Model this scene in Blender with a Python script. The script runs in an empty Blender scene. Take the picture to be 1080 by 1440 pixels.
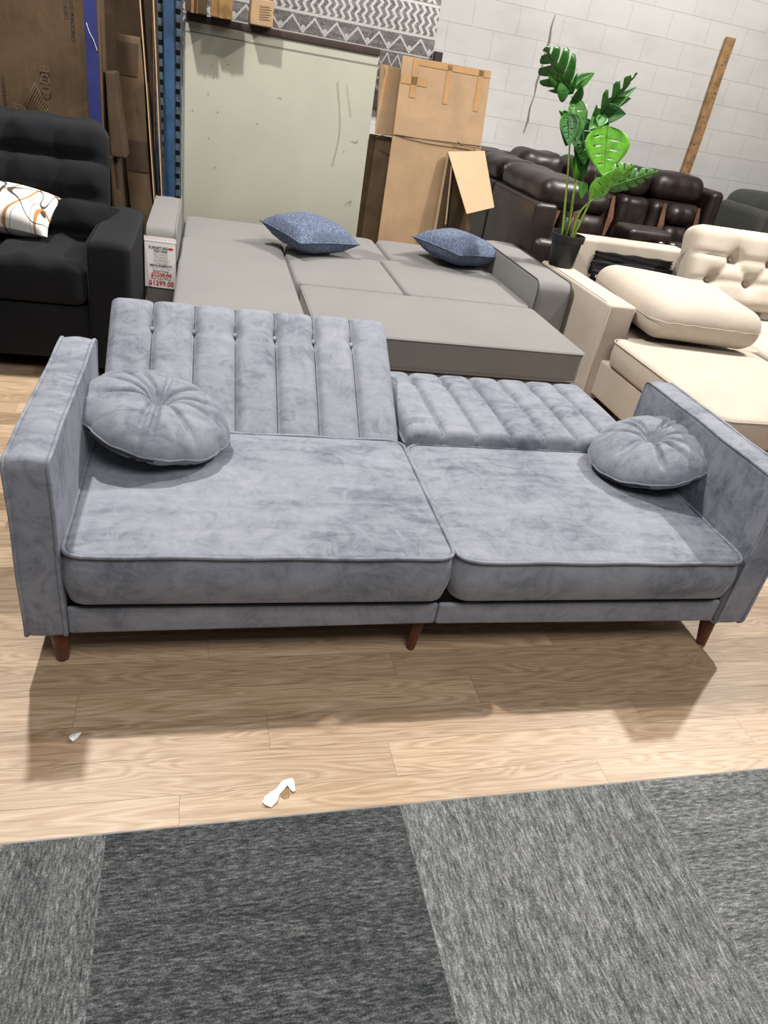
import bpy, math, random
from mathutils import Vector, Matrix
random.seed(7)
S = bpy.context.scene
COL = S.collection
PI = math.pi

# ------------------------------------------------------------------ helpers
def wloc(o):
    v = Vector((0, 0, 0))
    while o is not None:
        v += o.location; o = o.parent
    return v

class G:
    """geometry collector: verts, faces, material indices, colours"""
    def __init__(s): s.v = []; s.f = []; s.m = []; s.c = []
    def add(s, v, f, m=0, c=None):
        o = len(s.v); s.v += [Vector(p) for p in v]
        for q in f:
            s.f.append([i + o for i in q]); s.m.append(m); s.c.append(c)
        return s
    def join(s, g, m=None):
        o = len(s.v); s.v += g.v
        for q, mi, c in zip(g.f, g.m, g.c):
            s.f.append([i + o for i in q]); s.m.append(mi if m is None else m); s.c.append(c)
        return s
    def xf(s, M): s.v = [M @ p for p in s.v]; return s
    def fn(s, f): s.v = [Vector(f(p)) for p in s.v]; return s
    def box(s, x0, x1, y0, y1, z0, z1, m=0, c=None):
        v = [(x, y, z) for z in (z0, z1) for y in (y0, y1) for x in (x0, x1)]
        return s.add(v, [(0, 2, 3, 1), (4, 5, 7, 6), (0, 1, 5, 4), (2, 6, 7, 3), (0, 4, 6, 2), (1, 3, 7, 5)], m, c)
    def quad(s, a, b, c_, d, m=0, c=None): return s.add([a, b, c_, d], [(0, 1, 2, 3)], m, c)

def obj(name, g, mat, parent=None, smooth=True, autos=None):
    me = bpy.data.meshes.new(name)
    base = wloc(parent) if parent else Vector((0, 0, 0))
    me.from_pydata([tuple(p - base) for p in g.v], [], g.f)
    for mm in (mat if isinstance(mat, (list, tuple)) else [mat]): me.materials.append(mm)
    for p, mi in zip(me.polygons, g.m): p.material_index = mi; p.use_smooth = smooth
    if any(c is not None for c in g.c):
        ca = me.color_attributes.new('rnd', 'FLOAT_COLOR', 'CORNER')
        for p, c in zip(me.polygons, g.c):
            for li in p.loop_indices: ca.data[li].color = c or (0.5, 0.5, 0.5, 1)
    me.update()
    if autos is not None and smooth:
        try: me.set_sharp_from_angle(angle=math.radians(autos))
        except Exception: pass
    o = bpy.data.objects.new(name, me); COL.objects.link(o)
    if parent: o.parent = parent
    return o

def tag(o, label, cat, group=None):
    o['label'] = label; o['category'] = cat
    if group: o['group'] = group
    return o
def thing(name, loc, label, cat, group=None):
    o = bpy.data.objects.new(name, None); COL.objects.link(o); o.location = loc; o.empty_display_size = .1
    return tag(o, label, cat, group)
def struct(o): o['kind'] = 'structure'; return o

def fan(l, r, m, n):
    """grid positions of a side of length l with edge radius r"""
    h = l / 2; a = [h - r + r * math.tan(math.radians(45) * k / m) for k in range(m, 0, -1)]
    inner = [-(h - r) + 2 * (h - r) * i / n for i in range(n + 1)]
    return [-x for x in a] + inner + a[::-1]
def rbox(x0, x1, y0, y1, z0, z1, r=.02, n=(4, 4, 4), m=3):
    g = G(); D = (x1 - x0, y1 - y0, z1 - z0); C = Vector(((x0 + x1) / 2, (y0 + y1) / 2, (z0 + z1) / 2))
    r = min(r, min(D) / 2 * .98)
    P = [fan(D[i], r, m, n[i]) for i in range(3)]
    idx = {}
    def vert(p):
        inn = Vector([max(-(D[i] / 2 - r), min(D[i] / 2 - r, p[i])) for i in range(3)])
        d = Vector(p) - inn
        q = inn + d.normalized() * r if d.length > 1e-9 else inn
        k = (round(q.x, 5), round(q.y, 5), round(q.z, 5))
        if k not in idx: idx[k] = len(g.v); g.v.append(q + C)
        return idx[k]
    for ax in range(3):
        a, b = (ax + 1) % 3, (ax + 2) % 3
        for sgn in (-1, 1):
            for i in range(len(P[a]) - 1):
                for j in range(len(P[b]) - 1):
                    q = []
                    for (ii, jj) in ((i, j), (i + 1, j), (i + 1, j + 1), (i, j + 1)):
                        p = [0, 0, 0]; p[ax] = sgn * D[ax] / 2; p[a] = P[a][ii]; p[b] = P[b][jj]; q.append(vert(p))
                    if sgn < 0: q = q[::-1]
                    qq = [];
                    for t in q:
                        if t not in qq: qq.append(t)
                    if len(qq) > 2: g.f.append(qq); g.m.append(0); g.c.append(None)
    return g
def outline(x0, x1, y0, y1, rc, nc=6, ns=10):
    """rounded rectangle, counter-clockwise"""
    P = []
    cs = [(x1 - rc, y0 + rc, -90), (x1 - rc, y1 - rc, 0), (x0 + rc, y1 - rc, 90), (x0 + rc, y0 + rc, 180)]
    for k, (cx, cy, a0) in enumerate(cs):
        arc = [(cx + rc * math.cos(math.radians(a0 + 90 * i / nc)), cy + rc * math.sin(math.radians(a0 + 90 * i / nc))) for i in range(nc + 1)]
        P += arc
        nx, ny, na = cs[(k + 1) % 4]
        e = (nx + rc * math.cos(math.radians(na)), ny + rc * math.sin(math.radians(na)))
        for i in range(1, ns): P.append((arc[-1][0] + (e[0] - arc[-1][0]) * i / ns, arc[-1][1] + (e[1] - arc[-1][1]) * i / ns))
    return P
def slab(x0, x1, y0, y1, z0, z1, rc=.04, re=.012, top=.0, bot=.0, side=.0, nc=6, ns=12, rings=9):
    """cushion slab, thickness along z; rc = corner radius in plan, re = edge radius"""
    g = G(); O = outline(x0, x1, y0, y1, rc, nc, ns); N = len(O)
    cx, cy = (x0 + x1) / 2, (y0 + y1) / 2
    nrm = []
    for i in range(N):
        a, b = O[i - 1], O[(i + 1) % N]; d = Vector((b[1] - a[1], -(b[0] - a[0]))); nrm.append(d.normalized())
    rows = []
    def ring(off, z, s=1.0):
        r = []
        for (x, y), n in zip(O, nrm):
            px, py = x + n.x * off, y + n.y * off
            g.v.append(Vector((cx + (px - cx) * s, cy + (py - cy) * s, z))); r.append(len(g.v) - 1)
        rows.append(r)
    hx, hy = (x1 - x0) / 2, (y1 - y0) / 2
    ss = [math.sin(PI / 2 * i / rings) for i in range(1, rings)]
    for s in ss: ring(-re, z0 - bot * (1 - s ** 3), s)
    for k in range(4): a = PI / 2 * k / 3; ring(-re + re * math.sin(a), z0 + re - re * math.cos(a))
    for k in range(1, 6): t = k / 6; ring(side * math.sin(PI * t), z0 + re + (z1 - z0 - 2 * re) * t)
    for k in range(4): a = PI / 2 * k / 3; ring(-re + re * math.cos(a), z1 - re + re * math.sin(a))
    for s in ss[::-1]: ring(-re, z1 + top * (1 - s ** 3), s)
    for a, b in zip(rows[:-1], rows[1:]):
        for i in range(N):
            j = (i + 1) % N; g.f.append([a[i], a[j], b[j], b[i]])
    g.v.append(Vector((cx, cy, z0 - bot))); c0 = len(g.v) - 1
    g.v.append(Vector((cx, cy, z1 + top))); c1 = len(g.v) - 1
    for i in range(N):
        j = (i + 1) % N; g.f.append([c0, rows[0][j], rows[0][i]]); g.f.append([c1, rows[-1][i], rows[-1][j]])
    g.m = [0] * len(g.f); g.c = [None] * len(g.f)
    return g
def tube(pts, r, n=8, closed=False, taper=None):
    g = G(); P = [Vector(p) for p in pts]; N = len(P); prev = None
    for i, p in enumerate(P):
        if closed: t = P[(i + 1) % N] - P[i - 1]
        else: t = P[min(i + 1, N - 1)] - P[max(i - 1, 0)]
        t.normalize()
        if prev is None: a = t.orthogonal().normalized()
        else: a = (prev - t * prev.dot(t)); a = a.normalized() if a.length > 1e-6 else t.orthogonal().normalized()
        prev = a; b = t.cross(a); rr = r if taper is None else r * taper[i] if isinstance(taper, (list, tuple)) else r * (1 + (taper - 1) * i / (N - 1))
        for k in range(n): g.v.append(p + (a * math.cos(2 * PI * k / n) + b * math.sin(2 * PI * k / n)) * rr)
    for i in range(N if closed else N - 1):
        for k in range(n):
            j = (i + 1) % N; g.f.append([i * n + k, i * n + (k + 1) % n, j * n + (k + 1) % n, j * n + k])
    if not closed:
        g.f.append(list(range(n))[::-1]); g.f.append([(N - 1) * n + k for k in range(n)])
    g.m = [0] * len(g.f); g.c = [None] * len(g.f)
    return g
def lathe(prof, n=32, c=(0, 0, 0)):
    g = G()
    for r, z in prof:
        for k in range(n): g.v.append(Vector((c[0] + r * math.cos(2 * PI * k / n), c[1] + r * math.sin(2 * PI * k / n), c[2] + z)))
    for i in range(len(prof) - 1):
        for k in range(n): g.f.append([i * n + k, i * n + (k + 1) % n, (i + 1) * n + (k + 1) % n, (i + 1) * n + k])
    g.f.append(list(range(n))[::-1]); g.f.append([(len(prof) - 1) * n + k for k in range(n)])
    g.m = [0] * len(g.f); g.c = [None] * len(g.f)
    return g
def smoothpath(P, k=6):
    P = [Vector(p) for p in P]; out = []
    for i in range(len(P) - 1):
        p0, p1, p2, p3 = P[max(i - 1, 0)], P[i], P[i + 1], P[min(i + 2, len(P) - 1)]
        for j in range(k):
            t = j / k
            out.append(.5 * ((2 * p1) + (p2 - p0) * t + (2 * p0 - 5 * p1 + 4 * p2 - p3) * t * t + (3 * p1 - p0 - 3 * p2 + p3) * t ** 3))
    out.append(P[-1]); return out
def sheet(c, th):
    """flat quad a,b,c,d (ccw from the front) given thickness th away from its normal"""
    a = [Vector(p) for p in c]; n = (a[1] - a[0]).cross(a[3] - a[0]).normalized(); b = [p - n * th for p in a]
    return G().add(a + b, [(0, 1, 2, 3), (7, 6, 5, 4), (0, 4, 5, 1), (1, 5, 6, 2), (2, 6, 7, 3), (3, 7, 4, 0)])
def axes(o, x, y, z):
    M = Matrix.Identity(4)
    for i, a in enumerate((x, y, z)):
        for j in range(3): M[j][i] = a[j]
    M.translation = Vector(o); return M
def rot(o, rx=0, ry=0, rz=0):
    return Matrix.Translation(o) @ Matrix.Rotation(rz, 4, 'Z') @ Matrix.Rotation(ry, 4, 'Y') @ Matrix.Rotation(rx, 4, 'X')
def text_geo(s, size, o, x, y, off=.0006, bold=0.0, align='CENTER'):
    """lettering as thin geometry: origin o, reading direction x, up direction y"""
    cu = bpy.data.curves.new('t', 'FONT'); cu.body = s; cu.size = size; cu.align_x = align; cu.offset = bold
    cu.resolution_u = 2
    ob = bpy.data.objects.new('t', cu); COL.objects.link(ob)
    dg = bpy.context.evaluated_depsgraph_get(); me = bpy.data.meshes.new_from_object(ob.evaluated_get(dg))
    x = Vector(x).normalized(); y = Vector(y).normalized(); n = x.cross(y)
    g = G(); g.add([Vector(o) + x * v.co.x + y * v.co.y + n * off for v in me.vertices], [list(p.vertices) for p in me.polygons])
    bpy.data.objects.remove(ob); bpy.data.curves.remove(cu); bpy.data.meshes.remove(me)
    return g

# ------------------------------------------------------------------ materials
class NT:
    def __init__(s, name):
        s.m = bpy.data.materials.new(name); s.m.use_nodes = True; s.t = s.m.node_tree; s.n = s.t.nodes; s.l = s.t.links
        s.b = s.n['Principled BSDF']; s.out = s.n['Material Output']
        s.co = s.n.new('ShaderNodeTexCoord').outputs['Object']
    def val(s, sock, v):
        if hasattr(v, 'node'): s.l.new(v, sock)
        else:
            if isinstance(v, (tuple, list)) and len(v) == 3 and sock.type == 'RGBA': v = (*v, 1)
            sock.default_value = v
    def math(s, op, a, b=0.0, c=0.0, clamp=False):
        n = s.n.new('ShaderNodeMath'); n.operation = op; n.use_clamp = clamp
        s.val(n.inputs[0], a); s.val(n.inputs[1], b); s.val(n.inputs[2], c); return n.outputs[0]
    def map(s, v=None, scale=(1, 1, 1), loc=(0, 0, 0), rot=(0, 0, 0)):
        n = s.n.new('ShaderNodeMapping'); s.val(n.inputs['Vector'], v or s.co)
        n.inputs['Scale'].default_value = scale; n.inputs['Location'].default_value = loc; n.inputs['Rotation'].default_value = rot
        return n.outputs[0]
    def noise(s, v=None, scale=5, detail=3, rough=.5, dist=0):
        n = s.n.new('ShaderNodeTexNoise'); s.val(n.inputs['Vector'], v or s.co); n.inputs['Scale'].default_value = scale
        n.inputs['Detail'].default_value = detail; n.inputs['Roughness'].default_value = rough; n.inputs['Distortion'].default_value = dist
        return n.outputs['Fac']
    def ramp(s, f, stops):
        n = s.n.new('ShaderNodeValToRGB'); s.val(n.inputs[0], f); e = n.color_ramp.elements
        while len(e) < len(stops): e.new(.5)
        for i, (p, c) in enumerate(stops): e[i].position = p; e[i].color = (*c, 1) if len(c) == 3 else c
        return n.outputs['Color']
    def mix(s, f, a, b, mode='MIX'):
        n = s.n.new('ShaderNodeMix'); n.data_type = 'RGBA'; n.blend_type = mode
        s.val(n.inputs[0], f); s.val(n.inputs[6], a); s.val(n.inputs[7], b); return n.outputs[2]
    def sep(s, v):
        n = s.n.new('ShaderNodeSeparateXYZ'); s.val(n.inputs[0], v); return n.outputs
    def comb(s, x=0.0, y=0.0, z=0.0):
        n = s.n.new('ShaderNodeCombineXYZ'); s.val(n.inputs[0], x); s.val(n.inputs[1], y); s.val(n.inputs[2], z); return n.outputs[0]
    def attr(s, nm):
        n = s.n.new('ShaderNodeAttribute'); n.attribute_name = nm; return n
    def bump(s, h, strength=.3, dist=.002):
        n = s.n.new('ShaderNodeBump'); n.inputs['Strength'].default_value = strength; n.inputs['Distance'].default_value = dist
        s.val(n.inputs['Height'], h)
        prev = s.b.inputs['Normal']
        if prev.is_linked: s.l.new(prev.links[0].from_socket, n.inputs['Normal'])
        s.l.new(n.outputs[0], prev)
    def set(s, **k):
        for a, v in k.items(): s.val(s.b.inputs[a.replace('_', ' ')], v)
        return s

def velvet():
    t = NT('velvet'); t.set(Roughness=.7); t.b.inputs['Sheen Weight'].default_value = .22; t.b.inputs['Sheen Roughness'].default_value = .35
    t.b.inputs['Sheen Tint'].default_value = (.75, .8, .95, 1)
    t.b.inputs['Specular IOR Level'].default_value = .25
    a = t.noise(None, 3.0, 3, .55, .6)
    b = t.noise(t.map(scale=(3.0, 14, 6), rot=(0, 0, .85)), 1.6, 4, .6, .9)
    c = t.noise(None, 13, 6, .72, 1.8)
    d = t.noise(None, 700, 2, .8)
    f = t.math('ADD', t.math('MULTIPLY', a, .26), t.math('ADD', t.math('MULTIPLY', b, .24), t.math('ADD', t.math('MULTIPLY', c, .32), t.math('MULTIPLY', d, .18))))
    col = t.ramp(f, [(.38, (.092, .103, .134)), (.445, (.158, .171, .207)), (.50, (.218, .232, .270)), (.60, (.278, .291, .328))])
    t.set(Base_Color=col)
    t.bump(d, .2, .0007); t.bump(c, .12, .003); t.bump(t.noise(None, 11, 2, .5, .4), .12, .005)
    return t.m
def fabric(name, c1, c2, weave=420, nap=6, rough=.9, bump=.35, stripes=None, wrinkle=.15, sheen=.15):
    t = NT(name); t.set(Roughness=rough); t.b.inputs['Specular IOR Level'].default_value = .2
    t.b.inputs['Sheen Weight'].default_value = sheen
    n = t.noise(None, weave, 2, .7); k = t.noise(None, nap, 3)
    f = t.math('ADD', t.math('MULTIPLY', n, .7), t.math('MULTIPLY', k, .3))
    t.set(Base_Color=t.ramp(f, [(.3, c1), (.7, c2)]))
    t.bump(n, bump, .0008)
    if wrinkle: t.bump(t.noise(None, 9, 3, .55, .8), wrinkle, .01)
    return t.m
def plain(name, c, rough=.6, metal=0, spec=.4, var=.12, scale=12, bump=.05):
    t = NT(name); n = t.noise(None, scale, 4)
    t.set(Roughness=rough, Metallic=metal, Base_Color=t.ramp(n, [(.3, tuple(x * (1 - var) for x in c)), (.7, tuple(min(1, x * (1 + var)) for x in c))]))
    t.b.inputs['Specular IOR Level'].default_value = spec
    if bump: t.bump(t.noise(None, scale * 8, 2), bump, .002)
    return t.m
def cardboard(name, c=(.38, .235, .115), flute=260, dirt=.25, axis='x'):
    t = NT(name); t.set(Roughness=.82); t.b.inputs['Specular IOR Level'].default_value = .2
    n = t.noise(None, 5, 5, .6, .4); s = (flute, 3, 3) if axis == 'x' else (3, 3, flute)
    w = t.noise(t.map(scale=s), 1.0, 1)
    f = t.math('ADD', t.math('MULTIPLY', n, .8), t.math('MULTIPLY', w, .2))
    t.set(Base_Color=t.ramp(f, [(.3, tuple(x * (1 - dirt) for x in c)), (.62, c), (.8, tuple(min(1, x * 1.12) for x in c))]))
    t.bump(w, .12, .001); t.bump(n, .15, .006)
    return t.m
def leather(name, c, rough=.33):
    t = NT(name); n = t.noise(None, 7, 4, .6, .5); v = t.n.new('ShaderNodeTexVoronoi'); v.inputs['Scale'].default_value = 220
    t.l.new(t.co, v.inputs['Vector'])
    t.set(Roughness=t.math('ADD', t.math('MULTIPLY', n, .25), rough - .05), Base_Color=t.ramp(n, [(.3, tuple(x * .7 for x in c)), (.7, tuple(x * 1.3 for x in c))]))
    t.bump(v.outputs['Distance'], .12, .001); t.bump(t.noise(None, 9, 2, .5, .8), .2, .008)
    return t.m
def wood_floor():
    t = NT('oak_laminate'); r = t.sep(t.attr('rnd').outputs['Color'])
    co = t.sep(t.co)
    v = t.comb(t.math('ADD', t.math('MULTIPLY', co[0], 1.0), t.math('MULTIPLY', r[0], 40)), t.math('ADD', t.math('MULTIPLY', co[1], 9.0), t.math('MULTIPLY', r[1], 30)), r[2])
    cath = t.noise(v, 1.9, 2, .45, .55)
    ring = t.math('FRACT', t.math('MULTIPLY', cath, 13))
    ring = t.math('ABSOLUTE', t.math('SUBTRACT', ring, .5))
    v2 = t.comb(t.math('MULTIPLY', co[0], 7), t.math('ADD', t.math('MULTIPLY', co[1], 260), t.math('MULTIPLY', r[0], 30)), 0.0)
    fine = t.noise(v2, 1.0, 4, .65)
    f = t.math('ADD', t.math('MULTIPLY', ring, .42), t.math('MULTIPLY', fine, .75))
    base = t.ramp(f, [(.22, (.22, .135, .075)), (.40, (.36, .245, .150)), (.60, (.47, .355, .245)), (.8, (.57, .455, .335))])
    tone = t.ramp(r[2], [(0, (.66, .62, .57)), (.5, (.98, .97, .95)), (1, (1.2, 1.21, 1.22))])
    t.set(Base_Color=t.mix(1.0, base, tone, 'MULTIPLY'), Roughness=t.math('ADD', t.math('MULTIPLY', fine, .12), .40))
    t.b.inputs['Specular IOR Level'].default_value = .6
    t.bump(fine, .06, .0005)
    return t.m
def carpet_mat():
    t = NT('carpet_tile'); r = t.sep(t.attr('rnd').outputs['Color']); co = t.sep(t.co)
    # r[0] = streak direction, r[1] = lightness, r[2] = offset
    a = t.math('ADD', t.math('MULTIPLY', co[0], r[0]), t.math('MULTIPLY', co[1], t.math('SUBTRACT', 1.0, r[0])))   # across streaks
    b = t.math('ADD', t.math('MULTIPLY', co[1], r[0]), t.math('MULTIPLY', co[0], t.math('SUBTRACT', 1.0, r[0])))
    off = t.math('MULTIPLY', r[2], 17)
    n1 = t.noise(t.comb(t.math('MULTIPLY', a, 210), t.math('MULTIPLY', b, 42), off), 1, 3, .65)
    n2 = t.noise(t.comb(t.math('MULTIPLY', a, 38), t.math('MULTIPLY', b, 3), off), 1, 3, .6)
    n3 = t.noise(None, 330, 3, .9)
    f = t.math('ADD', t.math('ADD', t.math('MULTIPLY', n1, .50), t.math('MULTIPLY', n2, .17)), t.math('MULTIPLY', n3, .53))
    f = t.math('ADD', f, t.math('MULTIPLY', t.math('SUBTRACT', r[1], .5), .24))
    t.set(Base_Color=t.ramp(f, [(.40, (.010, .012, .014)), (.54, (.052, .056, .06)), (.66, (.15, .155, .155)), (.82, (.42, .43, .42))]), Roughness=.95)
    t.b.inputs['Specular IOR Level'].default_value = .15
    t.bump(f, .9, .004); return t.m
def block_wall():
    t = NT('painted_block'); co = t.sep(t.co); v = t.comb(t.math('ADD', co[0], 0.0), t.math('SUBTRACT', co[2], .168), 0.0)
    b = t.n.new('ShaderNodeTexBrick'); t.l.new(v, b.inputs['Vector']); b.offset = .5
    I = b.inputs; I['Scale'].default_value = 1; I['Brick Width'].default_value = .4064; I['Row Height'].default_value = .2032
    I['Mortar Size'].default_value = .0022; I['Mortar Smooth'].default_value = .25
    I['Color1'].default_value = (.655, .65, .625, 1); I['Color2'].default_value = (.68, .675, .65, 1); I['Mortar'].default_value = (.50, .50, .48, 1)
    st = t.noise(t.map(scale=(1, 1, 2.5)), 1.6, 5, .6); st2 = t.ramp(st, [(.25, (.86, .86, .85)), (.5, (1, 1, 1)), (.8, (1.04, 1.04, 1.03))])
    sp = t.noise(None, 16, 4, .75); spots = t.ramp(sp, [(.255, (.55, .54, .5)), (.285, (1, 1, 1))])
    t.set(Base_Color=t.mix(1.0, t.mix(1.0, b.outputs['Color'], st2, 'MULTIPLY'), spots, 'MULTIPLY'), Roughness=.75)
    inv = t.math('SUBTRACT', 1.0, b.outputs['Fac']); t.bump(inv, .5, .006); t.bump(t.noise(None, 90, 4, .7), .18, .003)
    return t.m
def rug_mat():
    t = NT('patterned_rug'); co = t.sep(t.co); x, z = co[0], co[2]
    def tri(v, per): return t.math('MULTIPLY', t.math('PINGPONG', v, per / 2), 2 / per)          # 0..1..0
    def band(v, c, w): return t.math('LESS_THAN', t.math('ABSOLUTE', t.math('SUBTRACT', v, c)), w)
    def rng(a, b): return t.math('MULTIPLY', t.math('GREATER_THAN', z, a), t.math('LESS_THAN', z, b))
    # wandering edge so that the lines look woven
    wob = t.math('MULTIPLY', t.math('SUBTRACT', t.noise(None, 60, 2), .5), .012)
    # chevron columns
    cz = t.math('ADD', x, t.math('ADD', t.math('MULTIPLY', tri(z, .07), .028), wob))
    chev = t.math('MULTIPLY', t.math('LESS_THAN', t.math('FRACT', t.math('DIVIDE', cz, .058)), .42), rng(1.665, 1.855))
    # triangles
    tz = t.math('SUBTRACT', t.math('ADD', z, wob), t.math('MULTIPLY', tri(x, .172), .095))
    tria = t.math('MULTIPLY', band(tz, 1.535, .0105), rng(1.52, 1.65))
    dot = t.math('MULTIPLY', t.math('LESS_THAN', t.math('ADD', t.math('POWER', t.math('MULTIPLY', t.math('SUBTRACT', tri(x, .172), 0.0), .086), 2.0), t.math('POWER', t.math('SUBTRACT', z, 1.565), 2.0)), .00022), 1.0)
    # diamonds
    dz1 = t.math('SUBTRACT', t.math('ADD', z, wob), t.math('MULTIPLY', tri(x, .172), .16))
    dz2 = t.math('ADD', t.math('ADD', z, wob), t.math('MULTIPLY', tri(x, .172), .16))
    dia = t.math('MULTIPLY', t.math('MAXIMUM', band(dz1, 1.34, .011), band(dz2, 1.50, .011)), rng(1.33, 1.515))
    low = t.math('MULTIPLY', band(t.math('SUBTRACT', z, t.math('MULTIPLY', tri(x, .172), .1)), 1.2, .012), rng(1.15, 1.32))
    lines = t.math('MAXIMUM', band(z, 1.655, .009), t.math('MAXIMUM', band(z, 1.865, .009), t.math('MAXIMUM', band(z, 1.52, .005), band(z, 1.325, .007))))
    up = t.math('MULTIPLY', band(t.math('FRACT', t.math('DIVIDE', t.math('ADD', z, t.math('MULTIPLY', tri(x, .12), .06)), .075)), .5, .17), t.math('GREATER_THAN', z, 1.88))
    m = t.math('MAXIMUM', t.math('MAXIMUM', chev, tria), t.math('MAXIMUM', t.math('MAXIMUM', dia, lines), t.math('MAXIMUM', t.math('MAXIMUM', up, low), dot)))
    n = t.noise(None, 170, 3, .8); big = t.noise(t.map(scale=(1, 1, 6)), 6, 3)
    g = t.ramp(t.math('ADD', t.math('MULTIPLY', n, .8), t.math('MULTIPLY', big, .2)), [(.38, (.06, .056, .058)), (.48, (.20, .19, .19)), (.6, (.50, .48, .475))])
    w = t.ramp(n, [(.3, (.62, .61, .59)), (.55, (.84, .83, .80))])
    t.set(Base_Color=t.mix(m, g, w), Roughness=.95); t.bump(n, .6, .004); return t.m
def denim_weave():
    t = NT('blue_chenille'); co = t.sep(t.co)
    w = t.noise(t.map(scale=(55, 230, 230)), 1, 4, .8, .2); w2 = t.noise(t.map(scale=(230, 55, 55)), 1, 4, .8)
    f = t.math('ADD', t.math('MULTIPLY', w, .55), t.math('MULTIPLY', w2, .45))
    t.set(Base_Color=t.ramp(f, [(.36, (.020, .030, .062)), (.5, (.075, .10, .165)), (.62, (.27, .31, .40))]), Roughness=.9)
    t.bump(f, .6, .002); t.bump(t.noise(None, 11, 2, .5, .5), .3, .012); return t.m
def swirl_pillow():
    t = NT('printed_cotton'); a = t.noise(t.map(scale=(1, 1, 1.2), loc=(3.1, 0, 0)), 4.6, 0, .5, 1.6)
    b = t.noise(t.map(scale=(1, 1, 1), loc=(7, 3, 1)), 3.6, 0, .5, 1.8)
    l1 = t.math('LESS_THAN', t.math('ABSOLUTE', t.math('SUBTRACT', a, .5)), .014)
    l2 = t.math('LESS_THAN', t.math('ABSOLUTE', t.math('SUBTRACT', b, .52)), .035)
    l3 = t.math('LESS_THAN', t.math('ABSOLUTE', t.math('SUBTRACT', b, .40)), .008)
    c = t.mix(l2, (.80, .79, .75), (.42, .20, .06)); c = t.mix(l1, c, (.06, .045, .04)); c = t.mix(l3, c, (.25, .25, .26))
    t.set(Base_Color=c, Roughness=.85); t.bump(t.noise(None, 500, 2), .2, .0006); return t.m
def leaf_mat(name, c1, c2):
    t = NT(name); n = t.noise(None, 30, 3)
    t.set(Base_Color=t.ramp(n, [(.3, c1), (.7, c2)]), Roughness=.34); t.b.inputs['Specular IOR Level'].default_value = .5
    t.b.inputs['Subsurface Weight'].default_value = .0
    tr = t.n.new('ShaderNodeBsdfTranslucent'); tr.inputs[0].default_value = (*c2, 1); mx = t.n.new('ShaderNodeMixShader'); mx.inputs[0].default_value = .25
    t.l.new(t.b.outputs[0], mx.inputs[1]); t.l.new(tr.outputs[0], mx.inputs[2]); t.l.new(mx.outputs[0], t.out.inputs[0])
    return t.m

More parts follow.
